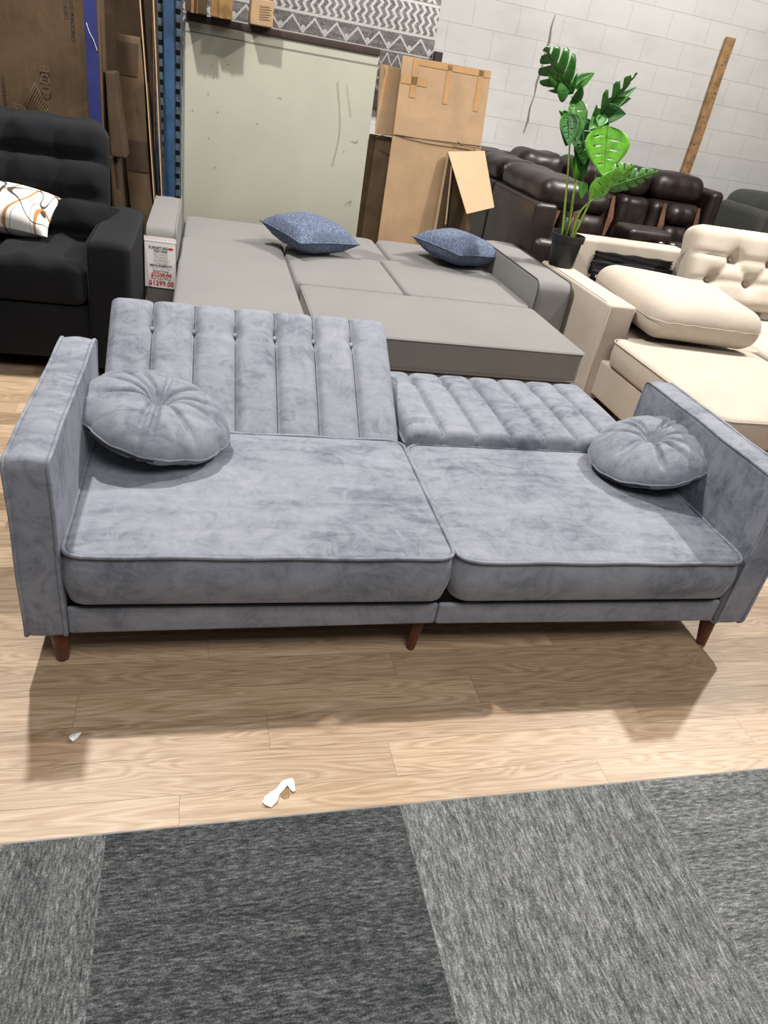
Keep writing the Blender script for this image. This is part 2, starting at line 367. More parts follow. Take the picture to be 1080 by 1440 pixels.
V = velvet()
M = dict(
 charcoal=fabric('charcoal_linen', (.004, .0043, .0055), (.0135, .0145, .018), 500, 6, .9, .4, sheen=.03),
 greyfab=fabric('light_grey_microfibre', (.172, .168, .162), (.225, .220, .213), 600, 3, .85, .15, wrinkle=.1),
 greyside=fabric('light_grey_microfibre_border', (.172, .168, .162), (.225, .220, .213), 600, 3, .85, .15, wrinkle=.05),
 beige=fabric('cream_boucle', (.385, .33, .27), (.55, .49, .415), 260, 5, .95, .5, wrinkle=.08, sheen=.1),
 black_cloth=fabric('black_dust_cloth', (.004, .004, .005), (.012, .012, .013), 300, 8, .8, .4, wrinkle=.5),
 brown=leather('dark_brown_leather', (.017, .0105, .009), .36),
 brown_trim=leather('brown_leather_trim', (.13, .065, .04), .4),
 recliner=fabric('sage_grey_suede', (.048, .052, .042), (.085, .09, .075), 300, 5, .9, .3),
 legwood=plain('cherry_wood_leg', (.115, .030, .016), .35, 0, .5, .25, 30, .02),
 dark=plain('black_and_gap_shade', (.006, .006, .006), .9, 0, .1),
 pipe_dark=plain('dark_piping', (.05, .05, .05), .7),
 steel=plain('chrome', (.6, .6, .6), .2, 1, .5, .05),
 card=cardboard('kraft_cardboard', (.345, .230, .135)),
 card_dark=cardboard('dark_shaded_cardboard', (.058, .037, .021), dirt=.5),  # dark cardboard; the shade of the rack corner is put into the colour
 card_mid=cardboard('brown_shaded_cardboard', (.108, .070, .039), dirt=.5),  # brown darkened to hold the shade around the cartons
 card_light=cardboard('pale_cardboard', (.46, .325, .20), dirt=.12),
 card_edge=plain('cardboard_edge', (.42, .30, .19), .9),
 tape=plain('packing_tape', (.33, .195, .085), .35, 0, .5, .1),
 tape_gloss=plain('glossy_brown_tape', (.20, .115, .045), .22, 0, .6, .3, 20),
 ink=plain('black_print', (.035, .028, .022), .8, var=.3, scale=200),
 ink_faint=plain('faded_print', (.105, .07, .04), .85, var=.3, scale=200),
 blue_ink=plain('blue_print', (.018, .024, .13), .6),
 pale_ink=plain('pale_blue_print', (.30, .36, .58), .6),
 rack=plain('blue_rack_paint', (.016, .055, .125), .5, .0, .5, .3, 14, .1),
 rack_light=plain('worn_blue_rack_paint', (.055, .085, .115), .6, .1, .5, .55, 22, .2),
 rust=plain('rusty_steel', (.14, .07, .04), .7, .2, .4, .5, 30, .3),
 board=plain('sage_painted_board', (.335, .33, .268), .62, 0, .3, .05, 3, .02),
 board_edge=plain('dark_brown_edge', (.035, .022, .018), .5, 0, .4, .2),
 plastic=plain('black_plastic_pot', (.012, .012, .013), .45, 0, .4, .1, 10, 0),
 soil=plain('dark_soil', (.018, .013, .01), .95, 0, .1, .5, 60, .4),
 cane=plain('dark_cane', (.03, .035, .022), .5, 0, .4, .4, 30, .1),
 stem=plain('green_stem', (.19, .30, .05), .45, 0, .4, .3, 30, .05),
 stud=plain('pine_stud', (.34, .205, .095), .75, 0, .3, .3, 18, .15),
 paper=plain('torn_white_paper', (.78, .78, .76), .8, 0, .2, .05),
 glue=plain('dried_glue_stain', (.33, .19, .09), .7, 0, .2, .3, 120, .2),
 tag=plain('white_card', (.80, .79, .77), .55, 0, .3, .02),
 grey_ink=plain('grey_print', (.24, .24, .24), .7),
 red_ink=plain('red_print', (.55, .015, .02), .6),
 clear=plain('clear_tape', (.36, .33, .31), .25, 0, .6, .1),
 twine=plain('brown_twine', (.13, .08, .04), .9),
 crackm=plain('dark_mortar_crack', (.22, .21, .19), .9),
 patch=plain('yellowed_filler', (.62, .56, .44), .8),
 thread=plain('frayed_white_string', (.6, .6, .62), .8),
 seam=plain('dark_seam', (.02, .02, .02), .9),
 strip=plain('aluminium_strip', (.36, .35, .33), .45, .6, .5),
 wood=wood_floor(), carpet=carpet_mat(), wall=block_wall(), rug=rug_mat(), denim=denim_weave(), swirl=swirl_pillow(),
 leafd=leaf_mat('deep_green_leaf', (.014, .075, .012), (.035, .15, .022)),
 leafl=leaf_mat('bright_green_leaf', (.075, .25, .018), (.15, .42, .04)),
 leafm=leaf_mat('mid_green_leaf', (.03, .13, .02), (.065, .24, .03)),
)

# ------------------------------------------------------------------ the setting
SL = math.atan(.017)
def fl(u, v): return (u - .46) * math.cos(SL) - (v - .955) * math.sin(SL) + .46, (u - .46) * math.sin(SL) + (v - .955) * math.cos(SL) + .955
g = G(); offs = {0: -.025, 1: .463, 2: .178, 3: -.265, 4: .54, 5: .042}
PW = .1025
for r in range(0, 76):
    v0 = .928 + PW * r; o = offs.get(r, random.random()); v1 = v0 + PW
    for k in range(-6, 10):
        a, b = o + k * 1.01, o + (k + 1) * 1.01; e = .0003
        c = (random.random(), random.random(), random.random(), 1)
        if r < 6: c = (c[0], c[1], {0: .75, 1: .45, 2: .35, 3: .6, 4: .3, 5: .55}[r] + random.uniform(-.3, .3), 1)
        g.add([(*fl(a + e, v0 + e), 0), (*fl(b - e, v0 + e), 0), (*fl(b - e, v1 - e), 0), (*fl(a + e, v1 - e), 0)], [(0, 1, 2, 3)], 0, c)
g.box(-6.5, 10.5, -3, 9.0, -.12, -.0015, 1)
struct(obj('floor', g, [M['wood'], M['card_mid']], smooth=False))
g = G(); T = .615
spec = {(-1): (1, .54), 0: (0, .28), 1: (1, .74), 2: (0, .72)}
for j in range(0, 5):
    for i in range(-8, 12):
        d, l = spec.get(i, (i % 2, .5)) if j == 0 else ((i + j + 1) % 2, random.choice((.3, .62, .7)))
        u0 = -.166 + i * T + .0; v1 = .951 - j * T
        P = [fl(u0, v1 - T), fl(u0 + T, v1 - T), fl(u0 + T, v1), fl(u0, v1)]
        g.add([(p[0], p[1], .004) for p in P], [(0, 1, 2, 3)], 0, (d, l, random.random(), 1))
g.box(-4.9, 7.0, -1.9, .84, -.001, .0035, 1)
cp = struct(obj('floor', g, [M['carpet'], M['dark']], smooth=False))
g = G(); a = fl(-5, .951); b = fl(7, .951); g.add([(a[0], a[1], .0035), (b[0], b[1], .0035), (b[0], b[1] + .005, .002), (a[0], a[1] + .005, .002)], [(0, 1, 2, 3)])
struct(obj('trim_1', g, M['strip'], smooth=False))
WS = .077
wall = struct(obj('wall_back', G().box(-8, 12, 0, .2, -.1, 4.6), M['wall'], smooth=False))
wall.location = (2.476 - .2032, 6.63 + WS * (2.476 - .2032), 0); wall.rotation_euler = (0, 0, math.atan(WS))
def wv(u): return 6.63 + WS * u
# crack running down the block wall, and smear of filler beside it
cr = [(2.782, 1.99), (2.775, 1.90), (2.786, 1.80), (2.768, 1.70), (2.775, 1.60), (2.757, 1.50), (2.765, 1.40), (2.748, 1.30), (2.757, 1.20), (2.742, 1.10)]
g = G(); 
for i in range(len(cr) - 1):
    (u0, z0), (u1, z1) = cr[i], cr[i + 1]; w0, w1 = .004 + .003 * (i % 3), .004 + .003 * ((i + 1) % 3)
    if i == 0: w0 = .001
    g.quad((u0 - w0, wv(u0) - .003, z0), (u1 - w1, wv(u1) - .003, z1), (u1 + w1, wv(u1) - .003, z1), (u0 + w0, wv(u0) - .003, z0))
struct(obj('trim_2', g, M['crackm'], smooth=False))
g = G()
for i in range(0, 5):
    (u0, z0), (u1, z1) = cr[i], cr[i + 1]
    g.quad((u0 + .004, wv(u0) - .002, z0), (u1 + .004, wv(u1) - .002, z1), (u1 + .018, wv(u1) - .002, z1), (u0 + .016, wv(u0) - .002, z0))
struct(obj('trim_3', g, M['patch'], smooth=False))

# ------------------------------------------------------------------ velvet futon sofa
U0, U1, VF = -.39, 1.615, 1.395
sofa = thing('futon_sofa', (.61, 1.75, 0), 'blue-grey velvet split-back futon sofa with its left back raised, in the foreground', 'sofa')
def yz(g): return g.fn(lambda p: (p.z, p.x, p.y))      # slab plane (x,y) -> (y,z), thickness -> x
def arm(x0, x1, sgn):
    s = slab(VF, 2.135, .12, .60, x0, x1, .02, .008, top=.004, bot=.004, ns=14)
    s = yz(s)
    # crown on top of the armrest and the padded front
    def f(p):
        t = (p.x - x0) / (x1 - x0); b = math.sin(PI * max(0, min(1, t)))
        z = p.z + (.008 * b if p.z > .59 else 0); y = p.y - (.004 * b if p.y < VF + .006 else 0)
        return (p.x, y, z)
    o = obj('armrest', s.fn(f), V, sofa)
    for xx, nm in ((x0 + .003, 0), (x1 - .003, 1)):
        P = outline(VF - .002, 2.137, .12, .602, .02, 5, 14)
        pts = [(xx + .0022 * math.sin(i * .7) * .5, a, b + .0012 * math.sin(i * 1.3)) for i, (a, b) in enumerate(P)]
        obj('piping', tube(pts, .0048, 7, True), V, o)
    return o
armL = arm(U0, U0 + .092, -1); armR = arm(U1 - .095, U1, 1)
UM = .640
def seat(x0, x1, zt, rcorner):
    s = slab(x0, x1, VF - .012, 2.03, .225, zt, rcorner, .012, top=.014, side=.010, ns=22, rings=14)
    o = obj('seat_cushion', s, V, sofa)
    P = outline(x0 - .001, x1 + .001, VF - .016, 2.03, rcorner, 7, 22)
    obj('piping', tube([(a, b, zt - .002 + .0016 * math.sin(i * .9)) for i, (a, b) in enumerate(P)], .0052, 8, True), V, o)
seat(U0 + .097, UM - .006, .372, .045); seat(UM + .008, U1 - .10, .362, .055)
for a, b, zl, zr in ((U0 + .093, UM - .012, .12, .132), (UM - .010, U1 - .098, .130, .122)):
    rb = rbox(a, b, VF + .012, 2.0, .12, .200, .008, (8, 3, 1))
    def f(p, a=a, b=b, zl=zl, zr=zr):
        t = (p.x - a) / (b - a); return (p.x, p.y, p.z if p.z > .165 else p.z + (zl - .12) * (1 - t) + (zr - .12) * t)
    o = obj('base_rail', rb.fn(f), V, sofa)
obj('gap_shade_block', G().box(U0 + .095, U1 - .1, VF + .022, 2.0, .198, .230), M['dark'], sofa, smooth=False)  # black block fills the gap, painting the shade under the cushions
def leg(x, y, dx=0, dy=0, h=.122, r=.026):
    g = lathe([(r * .52, 0), (r * .60, .004), (r * .82, h * .55), (r, h)], 20)
    g.fn(lambda p: (p.x + x + dx * (1 - p.z / h), p.y + y + dy * (1 - p.z / h), p.z)); obj('leg', g, M['legwood'], sofa)
leg(-.325, 1.452, .0, .0); leg(.607, 1.468, -.012, -.012, .128, .021); leg(1.545, 1.452, .012, -.008)
leg(-.325, 2.06); leg(.61, 2.06, 0, 0, .2, .021); leg(1.545, 2.06)
BL = .535
def back(x0, x1, hinge, ang, name):
    W = x1 - x0; n = 7; TH = .115
    g = rbox(0, W, 0, BL, 0, TH, .022, (n * 24, 26, 3), 4)
    bt = .775 * BL
    def f(p):
        kk = p.x / W * n
        if abs(kk - round(kk)) < .0205 and 0 < round(kk) < n: p = Vector((round(kk) * W / n, p.y, p.z))
        s = (p.x / W * n + 1e-7) % 1.0; b = 1 - abs(2 * s - 1) ** 5.5
        k = p.x / W * n
        if k < .5 : b = max(b, .75 if s < .5 else b)
        if k > n - .5: b = max(b, .75 if s > .5 else b)
        z = p.z; y = p.y
        if p.z > TH * .5:
            e = min(1, (p.z - TH * .5) / (TH * .5))
            q = round(k); dx = p.x - q * W / n
            pin = math.exp(-(dx * dx + (p.y - bt) ** 2) / (2 * .016 ** 2)) if 0 < q < n else 0
            tp = min(1, max(0, (BL - p.y) / .035)) ** .5 * (min(1, max(0, p.y / .03)) ** .5 * .4 + .6); z += (.023 * b * tp - .006) * e - .018 * pin * e + .006 * e * math.sin(PI * p.y / BL)
        if p.y < .05: y -= .008 * b
        if p.y > BL - .05: y += .002 * b
        return (p.x, y, z)
    g.fn(f)
    ca, sa = math.cos(ang), math.sin(ang)
    # local: y along the back away from the seat, z = cushion face normal (towards the sitter)
    Mx = axes(hinge, (1, 0, 0), (0, ca, sa), (0, -sa, ca))
    Mx = Mx @ Matrix.Translation((x0 - hinge[0], 0, -TH))
    o = obj(name, g.xf(Mx), V, sofa)
    P = outline(0, W, 0, BL, .03, 5, 16)
    obj('piping', tube([Mx @ Vector((a, b, TH * .62)) for a, b in P], .0052, 7, True), V, o)
    for i in range(1, n):
        bx = i * W / n
        bg = lathe([(.001, .0055), (.005, .005), (.0092, .0022), (.0100, -.001), (.008, -.004)], 16).xf(Mx @ Matrix.Translation((bx, bt, TH - .006)))
        bg.f = [q[::-1] for q in bg.f]; obj('button', bg, V, o)
        pts = [Mx @ Vector((bx, .012 + (BL - .024) * t / 20, TH - .0065 - (.015 * math.exp(-((.012 + (BL - .024) * t / 20 - bt) ** 2) / (2 * .018 ** 2))) + .006 * math.sin(PI * t / 20))) for t in range(21)]
        obj('channel_seam', tube(pts, .0030, 5), M['seam'], o)
    return o
back(U0 + .098, UM - .004, (U0 + .098, 2.035, .345), math.radians(31), 'backrest')
back(UM + .016, U1 - .10, (UM + .016, 2.038, .395), math.radians(0), 'backrest')
obj('base_frame', G().box(U0 + .1, U1 - .1, 2.0, 2.04, .13, .28), V, sofa, smooth=False)

def round_pillow(c, R, H, rx, ry, rz, label, seed):
    rnd = random.Random(seed); o = thing('round_pillow', (c[0], c[1], c[2] - H / 2), label, 'pillow')
    npl = 11; ph = [2 * PI * (i + rnd.uniform(-.28, .28)) / npl for i in range(npl)]; am = [rnd.uniform(.6, 1.3) for _ in ph]; ln = [rnd.uniform(.45, .95) for _ in ph]; cv = [rnd.uniform(-.25, .25) for _ in ph]
    Nt, Nr = 128, 26; g = G()
    def hgt(rho, th):
        prof = (1 - rho ** 3.2) ** .55 * H / 2
        dip = .70 * math.exp(-(rho / .17) ** 1.6)
        pl = 0
        for a, m_, l_, c_ in zip(ph, am, ln, cv):
            d = (th - a - c_ * rho + PI) % (2 * PI) - PI; w = .034 + .03 * rho
            pl += m_ * math.exp(-(d * max(rho, .12) / w) ** 2 * 2.2) * math.exp(-max(0, rho - l_) ** 2 / .03)
        return prof * (1 - dip) - min(pl, 1.4) * .0185 * math.exp(-((rho - .55) / .42) ** 2)
    def edge(th):
        e = 0
        for a, m_, c_ in zip(ph, am, cv):
            d = (th - a - .5 - c_ + PI) % (2 * PI) - PI; e += m_ * math.exp(-(d / .08) ** 2)
        return 1 - .035 * min(e, 1.2)
    rows = []
    for sgn in (1, -1):
        for i in range(0, Nr + 1):
            t = i / Nr; rho = math.sin(PI / 2 * t) if sgn > 0 else math.sin(PI / 2 * (1 - t))
            if sgn < 0 and i == 0: continue
            if rho < .012: rho = .012
            row = []
            for k in range(Nt):
                th = 2 * PI * k / Nt; h = hgt(min(rho, 1), th)
                z = h * (1.0 if sgn > 0 else -.72); r = R * rho * edge(th)
                g.v.append(Vector((r * math.cos(th), r * math.sin(th), z))); row.append(len(g.v) - 1)
            rows.append(row)
    for a, b in zip(rows[:-1], rows[1:]):
        for k in range(Nt): j = (k + 1) % Nt; g.f.append([a[j], a[k], b[k], b[j]])
    g.f.append(rows[0]); g.f.append(rows[-1][::-1]); g.m = [0] * len(g.f); g.c = [None] * len(g.f)
    Mx = rot(c, rx, ry, rz)
    obj('cover', g.xf(Mx), V, o)
    obj('piping', tube([Mx @ Vector((R * edge(2 * PI * k / 96) * 1.0 * math.cos(2 * PI * k / 96), R * edge(2 * PI * k / 96) * math.sin(2 * PI * k / 96), .002 * math.sin(k))) for k in range(96)], .0032, 6, True), V, o)
    z0, z1 = (205, 265) if seed == 3 else (200, 258)
    za = [Mx @ Vector(((R + .001) * edge(math.radians(a)) * math.cos(math.radians(a)), (R + .001) * edge(math.radians(a)) * math.sin(math.radians(a)), -.008)) for a in range(z0, z1, 3)]
    obj('zipper', tube(za, .0026, 6), M['seam'], o)
    return o
round_pillow((-.122, 1.905, .468), .208, .168, math.radians(7), math.radians(11), .2, 'round pleated velvet pillow leaning by the left arm below the raised back', 3)
round_pillow((1.435, 1.86, .458), .198, .150, math.radians(5), math.radians(-17), -.3, 'round pleated velvet pillow lying against the right arm beside the flat back', 8)

# ------------------------------------------------------------------ scraps of paper on the floor
def scrap(pts, z, mat, name='paper_scrap', label=None):
    g = G(); n = len(pts); c = (sum(p[0] for p in pts) / n, sum(p[1] for p in pts) / n)
    vv = [(p[0], p[1], z + random.uniform(.001, .008)) for p in pts] + [(c[0], c[1], z + .006)]
    g.add(vv, [(i, (i + 1) % n, n) for i in range(n)]); o = obj(name, g, mat, smooth=False)
    md = o.modifiers.new('s', 'SOLIDIFY'); md.thickness = .0005
    return o
A = [(.148, .990), (.152, .978), (.166, .973), (.180, .985), (.186, 1.003), (.196, 1.012), (.205, 1.024), (.211, 1.012), (.215, 1.005), (.222, 1.010), (.221, 1.030), (.219, 1.044), (.211, 1.040), (.203, 1.042), (.193, 1.034), (.180, 1.018), (.166, 1.008), (.154, 1.0)]
g = G(); Z = [.001 + .006 * abs(math.sin(i * 1.7)) for i in range(18)]
vs = [(p[0], p[1], z) for p, z in zip(A, Z)]
g.add(vs, [(0, 1, 2, 17), (17, 2, 3, 16), (16, 3, 4, 15), (15, 4, 5, 14), (14, 5, 6, 13), (13, 6, 12), (12, 6, 11), (6, 7, 11), (7, 10, 11), (7, 8, 10), (8, 9, 10)])
o = obj('torn_paper', g, M['paper'], smooth=False); o.modifiers.new('s', 'SOLIDIFY').thickness = .0006
tag(o, 'larger hook-shaped torn white paper scrap on the wood floor near the carpet', 'paper')
sc = scrap([(-.274, 1.196), (-.270, 1.186), (-.262, 1.180), (-.256, 1.184), (-.250, 1.196), (-.247, 1.204), (-.258, 1.199), (-.266, 1.203)], .001, M['paper'], 'torn_paper')
tag(sc, 'small torn white paper scrap on the floor in the shadow of the left arm', 'paper')
g = G(); pts = [(.188, 1.000), (.196, .992), (.206, .994), (.210, 1.004), (.205, 1.022), (.196, 1.012)]
g.add([(a, b, .0012) for a, b in pts], [tuple(range(6))]); tag(obj('glue_stain', g, M['glue'], smooth=False), 'brown dried patch inside the hook of the larger paper scrap', 'stain')

# ------------------------------------------------------------------ charcoal sectional, left
cs = thing('charcoal_sofa', (-.9, 3.6, 0), 'charcoal tufted fabric sofa at the left edge in front of the printed carton', 'sofa')
obj('armrest', rbox(-.478, -.300, 3.24, 4.02, .05, .60, .03, (3, 6, 5)).fn(lambda p: (p.x, p.y, p.z + (.012 * math.sin(PI * max(0, min(1, (p.x + .478) / .178))) if p.z > .56 else 0))), M['charcoal'], cs)
obj('arm_seam', tube([(-.472, 3.246, .1), (-.472, 3.243, .585), (-.475, 3.30, .592), (-.475, 3.95, .592)], .003, 6), M['charcoal'], cs)
def crease(p):
    b = .016 * math.sin(p.x * 37) * math.sin(p.y * 23 + p.x * 11) * (1 if p.z > .44 else 0)
    return (p.x, p.y, p.z + b * .6 + (.02 * (1 - min(1, ((p.x + .66) / .2) ** 2)) if p.z > .44 else 0))
obj('seat_cushion', rbox(-.868, -.482, 3.225, 3.95, .33, .505, .045, (14, 18, 3), 4).fn(crease), M['charcoal'], cs)
obj('seat_cushion', rbox(-1.62, -.872, 2.85, 3.95, .33, .505, .045, (10, 14, 3), 4).fn(lambda p: (p.x, p.y, p.z + (.012 * math.sin(p.x * 9) * math.sin(p.y * 7) if p.z > .45 else 0))), M['charcoal'], cs)
obj('front_rail', rbox(-.868, -.482, 3.25, 3.95, .09, .325, .015, (3, 3, 2)), M['charcoal'], cs)
obj('chaise_base', rbox(-1.62, -.872, 2.88, 4.0, .07, .325, .015, (3, 3, 2)), M['charcoal'], cs)
for x, y in ((-.9, 3.32), (-1.55, 2.95), (-.36, 3.30), (-.36, 3.95), (-1.55, 3.95)):
    obj('leg', lathe([(.018, 0), (.022, .09)], 12).xf(Matrix.Translation((x, y, 0))), M['dark'], cs)
g = rbox(0, 1.04, 0, .52, 0, .20, .075, (36, 24, 3), 5)
def tuft(p):
    z = p.z
    if p.z > .08:
        e = min(1, (p.z - .08) / .12); cx, cy = .197, .158
        qx = (1.04 - p.x) % cx / cx; qy = (p.y - .035) % cy / cy
        bx = min(qx, 1 - qx) * cx; by = min(qy, 1 - qy) * cy
        z += e * (.0 - .024 * math.exp(-(bx / .013) ** 1.3) * .7 - .032 * math.exp(-(by / .017) ** 1.3) + .018 * math.sin(PI * qx) * math.sin(PI * qy) - .015 * math.exp(-(bx * bx + by * by) / .0006))
        z += .006 * math.sin(p.x * 41 + p.y * 17) * e * math.sin(p.y * 9)
    y = p.y + (.003 * math.sin(p.x / .197 * PI * 2 + 2) * (1 if p.y > .45 else 0))
    return (p.x, y, z)
g.fn(tuft); an = math.radians(76)
Mx = axes((-1.47, 3.80, .465), (1, 0, 0), (0, math.cos(an), math.sin(an)), (0, -math.sin(an), math.cos(an)))
bk = obj('back_cushion', g.xf(Mx), M['charcoal'], cs)
obj('back_frame', rbox(-1.6, -.32, 4.03, 4.13, .08, .56, .03), M['charcoal'], cs)
def cushion(name, c, sx, sy, h, M4, mat, parent=None, sharp=2.6, wr=.004, seed=1, n=22):
    """square throw pillow with pointed corners"""
    r_ = random.Random(seed); g = G(); a, b, d_ = [r_.uniform(0, 6) for _ in range(3)]
    for sgn in (1, -1):
        o = len(g.v)
        for i in range(n + 1):
            for j in range(n + 1):
                x, y = -1 + 2 * i / n, -1 + 2 * j / n
                pin = .085 * (1 - x * x) * (1 if 1 else 0); piny = .085 * (1 - y * y)
                px = x * (1 - piny * abs(x) ** 3 * 1.0); py = y * (1 - pin * abs(y) ** 3)
                hh = ((1 - abs(x) ** sharp) * (1 - abs(y) ** sharp)) ** .52 * h / 2
                hh += wr * math.sin(7 * x + a + 3 * y) * math.sin(5 * y + b) * (1 - x * x) ** .5 * (1 - y * y) ** .5
                hh += wr * 1.6 * max(0, abs(x) + abs(y) - 1.1) * math.sin(22 * (x * y) + d_)*(1-abs(x)**6)*(1-abs(y)**6)
                g.v.append(Vector((px * sx / 2, py * sy / 2, sgn * hh)))
        for i in range(n):
            for j in range(n):
                q = [o + i * (n + 1) + j, o + (i + 1) * (n + 1) + j, o + (i + 1) * (n + 1) + j + 1, o + i * (n + 1) + j + 1]
                g.f.append(q if sgn > 0 else q[::-1])
    g.m = [0] * len(g.f); g.c = [None] * len(g.f)
    g.xf(Matrix.Translation(c) @ M4); o = obj(name, g, mat, parent)
    P = []
    for k in range(4 * n):
        s, t = divmod(k, n); t = -1 + 2 * t / n
        x, y = ((t, -1), (1, t), (-t, 1), (-1, -t))[s]
        P.append(Matrix.Translation(c) @ M4 @ Vector((x * (1 - .085 * (1 - y * y) * abs(x) ** 3) * sx / 2, y * (1 - .085 * (1 - x * x) * abs(y) ** 3) * sy / 2, 0)))
    return o, P
def E(rx, ry, rz): return Matrix.Rotation(math.radians(rz), 4, 'Z') @ Matrix.Rotation(math.radians(ry), 4, 'Y') @ Matrix.Rotation(math.radians(rx), 4, 'X')
o, P = cushion('patterned_pillow', (-.835, 3.61, .622), .39, .25, .17, E(30, 3, -8), M['swirl'], seed=4, wr=.002)
tag(o, 'white pillow printed with brown and black loops on the charcoal sofa', 'pillow')

# ------------------------------------------------------------------ light grey sofa bed
gs = thing('sofa_bed', (.8, 3.9, 0), 'light grey fabric sofa bed opened flat behind the velvet sofa', 'sofa bed')
gf, gd = M['greyfab'], M['greyside']
def garm(x0, x1, y0, y1, z):
    s = yz(slab(y0, y1, .06, z, x0, x1, .05, .010, top=.004, bot=.004)); o = obj('armrest', s.fn(lambda p: (p.x, p.y, p.z + (.006 * math.sin(PI * max(0, min(1, (p.x - x0) / (x1 - x0)))) if p.z > z - .02 else 0))), gf, gs)
    for xx in (x0 + .006, x1 - .006):
        obj('piping', tube([(xx, a, b) for a, b in outline(y0 - .002, y1 + .002, .06, z + .002, .05, 5, 10)], .0042, 6, True), M['pipe_dark'] if x0 > 1 else gf, o)
garm(-.285, -.135, 3.90, 4.78, .552); garm(1.755, 1.965, 3.68, 4.70, .548)
def gcush(name, x0, x1, y0, y1, z0, z1, top=.012, pip=True, rc=.05):
    o = obj(name, slab(x0, x1, y0, y1, z0, z1, rc, .022, top=top, side=.004, ns=12), gf, gs)
    return o
gcush('chaise_cushion', -.128, .440, 2.86, 4.42, .28, .418, .012)
gcush('seat_cushion', .450, 1.022, 3.66, 4.36, .28, .416, .014)
gcush('seat_cushion', 1.030, 1.745, 3.66, 4.40, .28, .416, .014)
def slant(g, y0, y1, dz): return g.fn(lambda p: (p.x, p.y, p.z + dz * max(0, (p.y - y0) / (y1 - y0))))
for x0, x1, y1 in ((-.128, .46, 5.02), (.468, 1.10, 4.98), (1.108, 1.74, 4.98)):
    s = slab(x0, x1, 4.41 if x0 < 0 else 4.38, y1, .27, .415, .06, .035, top=.022, ns=12)
    obj('back_cushion', s, gf, gs)
pull = obj('pull_out_cushion', slab(.470, 1.735, 2.945, 3.650, .262, .412, .035, .010, top=.012, ns=20), gf, gs)
for zz in (.405, .272):
    obj('piping', tube([(a, b, zz) for a, b in outline(.469, 1.736, 2.943, 3.652, .035, 5, 10)], .004, 6, True), gf, pull)
obj('pull_out_base', rbox(.49, 1.715, 2.96, 3.64, .06, .255, .012), gd, gs)
obj('pull_strap', rbox(1.40, 1.47, 2.945, 2.963, .07, .25, .006), gd, gs)
obj('base', rbox(-.12, 1.74, 3.68, 4.95, .06, .275, .02), gd, gs)
obj('chaise_base', rbox(-.12, .43, 2.88, 3.7, .06, .275, .02), gd, gs)
for nm, c, sx, h, rr, lb, sd in (('blue_pillow', (.588, 4.34, .527), .43, .185, E(4, 2, 30), 'left of the two denim-blue woven pillows lying on the grey sofa bed', 2),
                         ('blue_pillow', (1.525, 4.45, .525), .43, .185, E(2, 4, 33), 'denim-blue woven pillow by the right arm of the grey sofa bed', 9)):
    o, P = cushion(nm, c, sx, sx * .93, h, rr, M['denim'], seed=sd, wr=.006); tag(o, lb, 'pillow', 'blue pillows on the grey sofa bed')
    obj('piping', tube(P, .0035, 6, True), M['denim'], o)

# price tag on the front of the left arm
ty = 3.885
def tp(x, z): return (x, ty, z)
tagt = thing('price_tag', (-.20, ty, .26), 'white price card reading 1299 hanging on the left arm of the grey sofa bed', 'price tag')
X0, X1, Z0, Z1 = -.291, -.142, .262, .492
obj('card', sheet([(X0, ty, Z0), (X1 + .004, ty, Z0 - .004), (X1, ty, Z1 - .002), (X0, ty, Z1)], .002), M['tag'], tagt, smooth=False)
obj('clear_tape', sheet([(X0 - .002, ty - .0008, Z1 - .004), (X1 + .004, ty - .0008, Z1 - .006), (X1 + .002, ty + .012, Z1 + .016), (X0 - .003, ty + .012, Z1 + .018)], .001), M['clear'], tagt, smooth=False)
cx = (X0 + X1) / 2 + .003
def line(s, z, size, mat, name='print', bold=0.0, dx=0):
    g = text_geo(s, size, (cx + dx, ty - .0002, z), (1, 0, -.02), (.0, 0, 1), .0008, bold); obj(name, g, mat, tagt, smooth=False)
line('FURNITURE', .452, .0175, M['ink'], bold=.0006, dx=-.012); line('FEATURES', .437, .0145, M['ink'], bold=.0005)
for s, z in (('RECLINING', .421), ('+STORAGE', .407), ('+REVERSIBLE', .393), ('+ SOFA BED', .379)): line(s, z, .0135, M['grey_ink'])
line('MEASUREMENTS', .366, .0145, M['ink'], bold=.0005); line('90 inch * 60 inches', .354, .0115, M['grey_ink'])
line('Retail Price', .338, .0165, M['ink'], bold=.0003); line('$2200.00', .316, .0270, M['red_ink'], bold=.0008, dx=.002)
line('Our Low Price', .301, .0165, M['ink'], bold=.0003); line('$1299.00', .272, .0330, M['red_ink'], bold=.0010, dx=.002)
g = G().add([(cx + .048 + .0135 * math.cos(k * PI / 10), ty - .0008, .457 + .0055 * math.sin(k * PI / 10)) for k in range(20)], [tuple(range(20))]); obj('logo', g, M['red_ink'], tagt, smooth=False)
obj('strike_line', G().box(cx + .004, cx + .052, ty - .0016, ty - .001, .3265, .329), M['red_ink'], tagt, smooth=False)

# ------------------------------------------------------------------ cream sectional, right
bs = thing('cream_sectional', (2.7, 3.4, 0), 'cream upholstered sectional sofa right of the grey sofa bed', 'sofa')
be = M['beige']
obj('armrest', rbox(1.985, 2.145, 3.30, 4.20, .05, .560, .016, (3, 6, 5)), be, bs)
obj('arm_seam', tube([(1.997, 3.302, .08), (1.997, 3.30, .552), (1.997, 3.36, .561), (1.997, 4.1, .561)], .0022, 5), be, bs)
